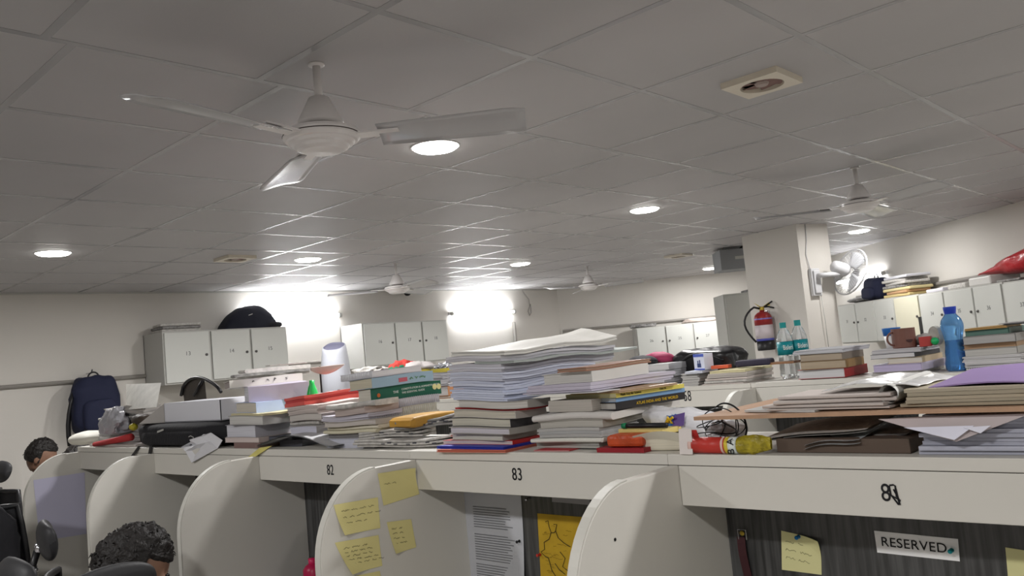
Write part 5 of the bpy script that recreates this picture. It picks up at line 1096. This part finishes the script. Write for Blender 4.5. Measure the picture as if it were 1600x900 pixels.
# ------------------------------------------------------------------ pillar fittings
t = thing('fire_extinguisher', 'red fire extinguisher with a black hose hanging on the pillar', 'fire extinguisher', (6.92, 3.40, 1.5))
ec = PC+e1*.40-e2*.105; zb, ztp = X(1208, 545, 7).z, 0
zb = 1.50; ec = Vector((ec.x, ec.y, 0))
def EL(prof, nm_, m_, sm=True): q = MB(); q.lathe(prof, 26, (ec.x, ec.y, zb)); return q.build(nm_, m_, t, smooth=sm)
EL([(0, .0), (.075, 0), (.078, .01), (.078, .085)], 'black_boot', M_black); EL([(.0785, .085), (.0785, .105)], 'blue_band', mat('ext_blue', (70, 76, 160), .4)); EL([(.0785, .105), (.0785, .225)], 'white_label', mat('ext_label', (196, 186, 190), .5))
EL([(.0785, .225), (.0785, .285), (.070, .315), (.045, .338), (.022, .345), (.022, .36)], 'red_shoulder', M_redcyl)
q = MB(); q.lathe([(.0792, .275), (.0792, .286)], 26, (ec.x, ec.y, zb)); q.build('violet_band', mat('ext_violet', (120, 110, 180), .5), t)
EL([(.018, .345), (.022, .36), (.022, .385), (.010, .39), (0, .39)], 'valve', M_brass, False)
tz = ec+Vector((0, 0, zb+.385)); sr = Vector((.68, -.73, 0))
q = MB(); q.tube([tz-sr*.035+Vector((0, 0, -.01)), tz+sr*.02, tz+sr*.10+Vector((0, 0, .045))], .008, 6); q.tube([tz-sr*.02, tz+sr*.06, tz+sr*.11+Vector((0, 0, -.015))], .008, 6); q.build('lever', M_black, t)
q = MB(); q.add([tz-sr*.07+Vector((0, 0, .05)), tz+Vector((0, 0, .0)), tz-sr*.03+Vector((0, 0, .01)), tz+sr*.07+Vector((0, 0, .04)), tz+sr*.08+Vector((0, 0, .01)), tz], [(0, 1, 2), (3, 4, 5)]); q.build('yellow_tag', mat('ext_tag', (190, 170, 60), .6), t)
q = MB(); hp_ = [tz-sr*.02+Vector((0, 0, -.01))]+[tz-sr*(.06+.10*math.sin(PI*i/9*.95))+Vector((-.02, 0, .005-.31*(i/9)**1.25)) for i in range(10)]+[ec+Vector((-.02, 0, zb+.09))-sr*.075]
q.tube(hp_, .0095, 8); q.build('hose', M_black, t, smooth=True)
q = MB(); q.bx(-.02, .02, -.005, .0, 0, .05, lambda x, y, z: PC+e1*(.40+x)+e2*(-.03+y*6)+Vector((0, 0, zb+.30+z))); q.build('bracket', M_chrome, t)
fr = Vector((-.296, -.955, 0)).normalized()   # out of the pillar's right face
q0 = PC+e2*.135
t = thing('wall_fan', 'white oscillating wall fan mounted on the right face of the pillar', 'wall fan', q0+Vector((0, 0, 1.95)))
TQ = lambda a, b, z: q0+e2*a+fr*b+Vector((0, 0, z))
q = MB(); q.bx(-.055, .055, 0, .035, 1.93, 2.17, TQ); q.bx(-.04, .04, .035, .05, 1.95, 2.15, TQ); q.build('wall_plate', M_wfan, t, bevel=.012)
right = Vector((.683, -.724, 0)).normalized(); fwd = Vector((.7306, .6776, 0)).normalized()
hub = X(1318, 411, 7.0); 
# place hub at sensible distance from the face
hub = TQ(.08, .04, 2.11)+right*.24+Vector((0, 0, .0)); 
ax = (right*.88+fwd*.26-Vector((0, 0, .36))).normalized()
q = MB(); q.tube([TQ(0, .03, 2.10), TQ(0, .10, 2.10), hub-ax*.13-Vector((0, 0, .055))], .022, 10); q.build('arm', M_wfan, t, smooth=True)
Ma = ax.to_track_quat('Z', 'Y').to_matrix()
q = MB(); q.lathe([(0, -.19), (.030, -.188), (.050, -.17), (.055, -.14), (.058, -.06), (.05, -.035), (0, -.03)], 24, hub, Ma); q.build('motor_housing', M_wfan, t, smooth=True)
q = MB(); R_ = .205
for sgn, zz in ((1, .055), (-1, -.045)):
    for i in range(48):
        a = 2*PI*i/48; pts = [hub+Ma @ Vector((math.cos(a)*R_*k, math.sin(a)*R_*k, zz*(1-k**3.2)**.6)) for k in (.2, .4, .6, .8, .93, 1.0)]
        q.tube(pts, .0016, 4, cap=False)
q.tube([hub+Ma @ Vector((math.cos(a)*R_, math.sin(a)*R_, 0)) for a in [2*PI*i/40 for i in range(41)]], .008, 8); q.build('guard', M_wfan, t, smooth=True)
q = MB(); q.lathe([(0, .06), (.045, .06), (.045, .053), (0, .053)], 22, hub, Ma); q.build('guard_badge', M_wfan, t)
for i in range(3):
    a0 = 2*PI*i/3; q = MB(); q.grid(6, 6, lambda s, h: hub+Ma @ Vector(((.04+.14*s)*math.cos(a0+(h-.5)*(1.3-.2*s)), (.04+.14*s)*math.sin(a0+(h-.5)*(1.3-.2*s)), .03*(h-.5)))); o = q.build('blade', mat('fan_blade_clear', (206, 208, 212), .3, alpha=1), t, smooth=True); o.modifiers.new('s', 'SOLIDIFY').thickness = .002
q = MB(); q.tube([TQ(-.04, .012, 2.17), TQ(-.06, .006, 2.3), TQ(-.03, .006, 2.42), TQ(-.02, .006, CEIL-.002)], .004, 6); q.build('cord', M_wfan, t, smooth=True)
q = MB(); q.tube([TQ(.05, .02, 1.93), TQ(.05, .03, 1.7), TQ(.06, .02, 1.45)], .0035, 6); q.build('pull_cord', M_lockf, t, smooth=True)
# steel cupboard left of the pillar, and grey box under the ceiling
def depthpt(x, y, dpt): r = ray(x, y); return r*(dpt/(r.dot(Vector((.73063639, .67758128, .08398858)))))+Vector((0, 0, EYE))
a = depthpt(1130, 460, 8.5); t = thing('steel_cupboard', 'tall grey steel cupboard just left of the pillar', 'cupboard', (a.x+.2, a.y-.2, 0))
TS = lambda x, y, z: Vector((a.x, a.y, 0))+dB*x+nB*y+Vector((0, 0, z))
M_steel = mat('grey_steel', (168, 168, 162), .45)
q = MB(); q.bx(0, .85, .02, .48, .08, a.z, TS); q.build('body', M_steel, t, bevel=.004)
for i in range(2): q = MB(); q.bx(.012+i*.42, .415+i*.42, 0, .02, .10, a.z-.02, TS); dd_ = q.build('door', M_steel, t, bevel=.003); q = MB(); q.bx(.36+i*.10, .38+i*.10, -.03, 0, 1.0, 1.12, TS); q.build('handle', M_chrome, dd_)
for (x_, y_) in ((.03, .05), (.82, .05), (.03, .45), (.82, .45)): q = MB(); q.bx(x_-.02, x_+.02, y_-.02, y_+.02, 0, .08, TS); q.build('foot', M_black, t)
boxobj('dark_file', TS(.42, .2, a.z+.001), .3, .25, .03, -.8, M_newsd, 'dark flat file on top of the steel cupboard', 'folder')
a = depthpt(1124, 391, 8.4); b = depthpt(1124, 423, 8.4)
t = thing('ceiling_box', 'grey metal box hanging by rods under the ceiling left of the pillar', 'box', (a.x, a.y, CEIL))
TS2 = lambda x, y, z: Vector((a.x, a.y, 0))+dB*x+nB*y+Vector((0, 0, z))
q = MB(); q.bx(0, .42, 0, .35, b.z, a.z, TS2); q.build('casing', mat('grey_box', (132, 134, 136), .5), t, bevel=.005)
q = MB(); q.bx(.15, .27, -.003, 0, b.z+.1, b.z+.13, TS2); q.build('label', M_lockf, t)
for (x_, y_) in ((.05, .05), (.37, .05), (.05, .3), (.37, .3)): q = MB(); q.tube([TS2(x_, y_, a.z-.01), TS2(x_, y_, CEIL)], .005, 6); q.build('hanger_rod', M_conduit, t)
q = MB(); q.tube([TS2(.22, .1, a.z), TS2(.3, .05, a.z+.05), TS2(.38, .1, a.z+.02), TS2(.40, .12, a.z+.06), TS2(.36, .15, CEIL-.01)], .009, 6); q.build('cable', M_black, t, smooth=True)
# ------------------------------------------------------------------ office chairs
def office_chair(loc, rz, label, head=True, hz=1.30, back=1.12, jacket=False, tilt=0, headrot=0):
    t = thing('office_chair', label, 'chair', (0, 0, 0), 'black office chairs')
    q = MB()
    for i in range(5):
        a = 2*PI*i/5+.3; q.tube([(0, 0, .10), (.16*math.cos(a), .16*math.sin(a), .09), (.30*math.cos(a), .30*math.sin(a), .065)], [.03, .024, .018], 8)
    q.build('star_base', M_black, t, smooth=True)
    for i in range(5):
        a = 2*PI*i/5+.3; q = MB(); q.lathe([(.008, -.012), (.027, -.012), (.03, 0), (.027, .012), (.008, .012)], 14, (.30*math.cos(a), .30*math.sin(a), .03), Matrix.Rotation(a, 3, 'Z') @ Matrix.Rotation(PI/2, 3, 'X')); q.build('castor', M_black, t, smooth=True)
    q = MB(); q.tube([(0, 0, .09), (0, 0, .26), (0, 0, .40)], [.028, .028, .018], 12); q.build('gas_column', M_black, t, smooth=True)
    q = MB(); q.ell((.02, 0, .455), .25, .25, .045, 30, 12, None, .5); q.build('seat', M_blackfab, t, smooth=True)
    # mesh back, curved, leaning
    q = MB(); W_ = .23
    def bk_(s, h, o=0): x = -.22-.05*h*h-.03*math.sin(PI*h)+.05*(2*s-1)**2+o; return Vector((x, (2*s-1)*W_*(1-.18*h**3), .56+(back-.56)*h))
    q.grid(10, 14, lambda s, h: bk_(s, h)); q.grid(10, 14, lambda s, h: bk_(1-s, h, -.004)); q.build('backrest_mesh', M_mesh, t, smooth=True)
    q = MB(); q.tube([bk_(0, i/8) for i in range(9)]+[bk_(s/8, 1) for s in range(1, 9)]+[bk_(1, 1-i/8) for i in range(1, 9)]+[bk_(1-s/8, 0) for s in range(1, 9)], .014, 8); q.build('backrest_frame', M_black, t, smooth=True)
    q = MB(); q.tube([(-.02, 0, .40), (-.25, 0, .42), (-.31, 0, .60), (-.30, 0, .85), (-.29, 0, back-.02)], [.025, .025, .02, .018, .016], 8); q.build('spine', M_black, t, smooth=True)
    for s_ in (-1, 1):
        q = MB(); q.tube([(.0, .22*s_, .44), (-.03, .29*s_, .46), (-.03, .29*s_, .66)], .015, 8); q.bx(-.14, .12, .26*s_-.03 if s_ > 0 else -.32+.0, .32 if s_ > 0 else -.26+.03, .66, .685); q.build('armrest', M_black, t, bevel=.004)
    if head:
        q = MB(); q.tube([(-.30, 0, back-.06), (-.31, 0, back+.05), (-.29, 0, hz-.09)], .012, 8); q.build('headrest_post', M_black, t, smooth=True)
        for p_ in ((-.305, .0, back+.05), (-.285, 0, hz-.08)):
            for s_ in (-1, 1): q = MB(); q.ell((p_[0], .028*s_, p_[2]), .015, .012, .015, 14, 8); q.build('joint_ball', M_chrome, t, smooth=True)
        q = MB(); M = Matrix.Rotation(headrot, 3, 'Y')
        def hr(s, h):
            th = 2*PI*h; ph = PI*s-PI/2; y = .125*math.sin(ph); k = math.cos(ph)**.5
            return Vector((-.262, 0, hz-.06))+M @ Vector((.030*math.cos(th)*k+.9*y*y+.012*math.sin(th), y, .068*math.sin(th)*k))
        q.grid(22, 20, hr); q.build('headrest', mat('headrest_black', (40, 40, 42), .55, bump=.1), t, smooth=True)
    if jacket:
        q = MB(); q.ell((-.27, 0, back-.22), .09, .21, .24, 30, 20, None, .55, .16, 3, seed=2); q.build('jacket', mat('black_jacket', (22, 22, 26), .85, bump=.3), t, smooth=True)
    t.location = loc; t.rotation_euler = (0, 0, rz); return t
# ------------------------------------------------------------------ people
def skin_mesh(verts, edges, radii, lvl=1):
    me = bpy.data.meshes.new('s'); me.from_pydata([Vector(v) for v in verts], edges, []); o = bpy.data.objects.new('s', me); COL.objects.link(o)
    o.modifiers.new('k', 'SKIN')
    for i, r in enumerate(radii): me.skin_vertices[0].data[i].radius = (r, r) if not isinstance(r, tuple) else r
    me.skin_vertices[0].data[0].use_root = True
    sb = o.modifiers.new('b', 'SUBSURF'); sb.levels = lvl; sb.render_levels = lvl
    dg = bpy.context.evaluated_depsgraph_get(); dg.update(); m2 = bpy.data.meshes.new_from_object(o.evaluated_get(dg))
    vs = [v.co.copy() for v in m2.vertices]; fs = [list(p.vertices) for p in m2.polygons]; bpy.data.objects.remove(o); bpy.data.meshes.remove(m2); return vs, fs
def fuse(o, vox, it):
    rm = o.modifiers.new('remesh', 'REMESH'); rm.mode = 'VOXEL'; rm.voxel_size = vox; rm.use_smooth_shade = True
    sm = o.modifiers.new('smooth', 'SMOOTH'); sm.iterations = it; sm.factor = .5
    dg = bpy.context.evaluated_depsgraph_get(); dg.update(); me = bpy.data.meshes.new_from_object(o.evaluated_get(dg)); o.modifiers.clear()
    bm = bmesh.new(); bm.from_mesh(me); seen = set(); best = []
    for v in bm.verts:
        if v in seen: continue
        comp = [v]; seen.add(v); i = 0
        while i < len(comp):
            for e in comp[i].link_edges:
                w_ = e.other_vert(comp[i])
                if w_ not in seen: seen.add(w_); comp.append(w_)
            i += 1
        if len(comp) > len(best): best = comp
    bs = set(best); bmesh.ops.delete(bm, geom=[v for v in bm.verts if v not in bs], context='VERTS')
    bm.to_mesh(me); bm.free()
    for p in me.polygons: p.use_smooth = True
    o.data = me
def person(loc, rz, label, lean=.12, headx=.20, headz=1.17, pitch=.45, shirt=M_shirt, yaw=0, hseed=1):
    t = thing('person', label, 'person', (0, 0, 0))
    nk = Vector((headx-.07, 0, headz-.13)); ch = Vector((.06+lean*.5, 0, .86)); sh_z = headz-.20
    V = [(0, 0, .54), (.02+lean*.2, 0, .70), tuple(ch), (nk.x-.035, 0, sh_z+.02), tuple(nk), (nk.x+.03, 0, nk.z+.06)]; Ed = [(0, 1), (1, 2), (2, 3), (3, 4), (4, 5)]; R_ = [(.15, .11), (.145, .10), (.16, .11), (.09, .08), .055, .055]
    V = [Vector(v) for v in V]
    parts = {'leg': [], 'arm': []}
    def addc(start, pts, rs):
        p = start
        for v, r in zip(pts, rs): V.append(Vector(v)); R_.append(r); Ed.append((p, len(V)-1)); p = len(V)-1
        return p
    sx = nk.x-.03
    for s_ in (-1, 1):
        addc(0, [(.03, .10*s_, .52), (.24, .11*s_, .53), (.44, .12*s_, .52), (.45, .12*s_, .30), (.43, .12*s_, .09), (.50, .13*s_, .04), (.60, .14*s_, .035)], [.09, .08, .062, .052, .04, .04, .032])
        hnd = addc(3, [(sx-.01, .17*s_, sh_z-.02), (sx+.07, .23*s_, sh_z-.16), (sx+.14, .24*s_, .80), (sx+.27, .17*s_, .79), (sx+.36, .12*s_, .785), (sx+.40, .11*s_, .785)], [.062, .05, .042, .035, .026, .030])
        bse = V[hnd].copy()
        for k, (fy, L) in enumerate(((-.027, .062), (-.009, .072), (.009, .068), (.026, .052))):
            addc(hnd, [bse+Vector((.035, fy, .0)), bse+Vector((.035+L*.55, fy*1.15, -.002)), bse+Vector((.035+L*.9, fy*1.15, -.014))], [.0095, .0085, .0075])
        addc(hnd, [bse+Vector((.0, -.035*s_, -.002)), bse+Vector((.028, -.052*s_, -.008))], [.010, .0085])
    vs, fs = skin_mesh(V, Ed, R_, 1)
    # head with features, blended into the body by a voxel remesh
    hc = Vector((headx, 0, headz)); M = Matrix.Rotation(yaw, 3, 'Z') @ Matrix.Rotation(pitch, 3, 'Y')
    q = MB(); q.add(vs, fs)
    q.ell(hc, .098, .077, .118, 30, 22, M, .95); q.ell(hc+M @ Vector((.022, 0, -.065)), .070, .054, .060, 20, 14, M)
    q.ell(hc+M @ Vector((.100, 0, -.018)), .020, .014, .026, 12, 8, M); q.ell(hc+M @ Vector((.106, 0, -.032)), .016, .018, .012, 12, 8, M)
    for s_ in (-1, 1):
        q.ell(hc+M @ Vector((-.005, .078*s_, -.015)), .020, .012, .032, 12, 8, M); q.ell(hc+M @ Vector((.083, .030*s_, .022)), .016, .026, .009, 12, 8, M)
    q.ell(hc+M @ Vector((.088, 0, -.068)), .012, .026, .007, 12, 6, M)
    body = q.build('body', M_skin, t, smooth=True); fuse(body, .006, 3)
    for s_ in (-1, 1):
        q = MB(); q.ell(hc+M @ Vector((.083, .031*s_, .005)), .008, .012, .006, 12, 8, M); q.build('eye', mat('eye_dark', (40, 30, 26), .3), body, smooth=True)
        q = MB(); q.tube([hc+M @ Vector((.100-.3*abs(k)*.04, (.030+.014*k)*s_, .031+.002*(1-k*k))) for k in (-1, -.3, .3, 1)], .0035, 6); q.build('eyebrow', M_hair, body, smooth=True)
    # hair: thick tousled cap over the top, sides and back
    q = MB(); rd = random.Random(hseed)
    def hairf(s, h):
        th = 2*PI*s; ph = -.35+(PI/2+.35)*h; c_ = math.cos(ph)
        x = c_*math.cos(th); y = c_*math.sin(th); z = math.sin(ph)
        front = max(0, x)
        n_ = noise.noise(Vector((x*6+hseed, y*6, z*6)))*.16+noise.noise(Vector((x*16+hseed, y*16, z*16)))*.10
        k = 1.06+n_*.55+.04*z
        if ph < .45 and x > .25: k *= .82; z = z+ (0.45-ph)*.35*front*2
        return hc+M @ Vector((x*.104*k-.008, y*.083*k, z*.122*k+.006))
    q.grid(70, 34, hairf); hr_ = q.build('hair', M_hair, t, smooth=True)
    q = MB()
    for i in range(260):
        th = rd.uniform(0, 2*PI); ph = rd.uniform(-.2, PI/2); c_ = math.cos(ph)
        if math.cos(th) > .3 and ph < .6: continue
        n = Vector((c_*math.cos(th), c_*math.sin(th), math.sin(ph))); p_ = hc+M @ Vector((n.x*.108-.008, n.y*.086, n.z*.128+.006)); d_ = (M @ n+Vector((rd.uniform(-.9, .9), rd.uniform(-.9, .9), rd.uniform(-.3, .3)))).normalized()
        q.tube([p_, p_+d_*.009, p_+d_*.014+Vector((0, 0, -.008))], [.0035, .0022, .0006], 4)
    q.build('locks', M_hair, hr_, smooth=True)
    # shirt and trousers follow the body
    def garment(idx_e, grow, name, m_):
        keep = sorted({a for e in idx_e for a in e}); mp_ = {a: i for i, a in enumerate(keep)}
        g_v = [V[a] for a in keep]; g_e = [(mp_[a], mp_[b]) for a, b in idx_e]; g_r = [tuple(x+grow for x in R_[a]) if isinstance(R_[a], tuple) else R_[a]+grow for a in keep]
        a_, b_ = skin_mesh(g_v, g_e, g_r, 1); q = MB(); q.add(a_, b_); o = q.build(name, m_, t, smooth=True); fuse(o, .012, 1)
    legs = []; arms = []; idx = 6
    for s_ in (0, 1):
        legs += [(0, idx), (idx, idx+1), (idx+1, idx+2), (idx+2, idx+3), (idx+3, idx+4)]; sho = idx+7
        arms += [(3, sho), (sho, sho+1), (sho+1, sho+2), (sho+2, sho+3)]
        idx = idx+7+6+12+2
    garment([(0, 1), (1, 2), (2, 3)]+arms, .014, 'shirt', shirt); garment(legs, .012, 'trousers', M_trous)
    q = MB()
    for s_ in (-1, 1): q.ell((.53, .135*s_, .035), .13, .048, .034, 20, 10, None, .7, zmin=.002)
    q.build('shoes', M_black, t, smooth=True)
    t.location = loc; t.rotation_euler = (0, 0, rz); return t
office_chair((.95, 2.57, 0), .0, 'black office chair holding the person in carrel 82', hz=1.235, back=1.03)
person((.90, 2.58, 0), .0, 'person with thick black hair bending over the desk of carrel 82', headx=.11, headz=1.13, pitch=.6, lean=.05, yaw=-.35, hseed=3)
office_chair((.80, 1.82, 0), -1.35, 'black office chair by carrel 83 whose headrest arc shows below the nearest head', hz=1.25, back=1.02)
office_chair((1.24, 3.18, 0), -.25, 'black office chair with a side-turned headrest left of the seated person', hz=1.23, back=1.03, headrot=-.35)
office_chair((1.12, 4.36, 0), .9, 'black office chair with a black jacket at the left edge', hz=1.41, back=1.22, jacket=True)
office_chair((1.86, 6.79, 0), .0, 'black office chair under the far person beside the back wall')
person((1.86, 6.79, 0), .0, 'person with short black hair near the back wall, left of the backpack', headx=.20, headz=1.25, pitch=.35, shirt=mat('grey_shirt', (120, 120, 126), .85), hseed=7, yaw=-.6)
office_chair((1.85, 6.02, 0), .0, 'black office chair under the person hidden behind the leftmost round panel')
person((1.85, 6.02, 0), .0, 'person showing only black hair above the leftmost round panel', headx=.20, headz=1.22, pitch=.5, shirt=M_shirt, hseed=11)
office_chair((3.35, 1.72, 0), .1, 'black office chair in the aisle seen beneath the plywood board', head=False, back=1.10)
office_chair((3.45, .80, 0), -.2, 'black office chair in the aisle behind the grey paper blocks', head=False, back=1.05)
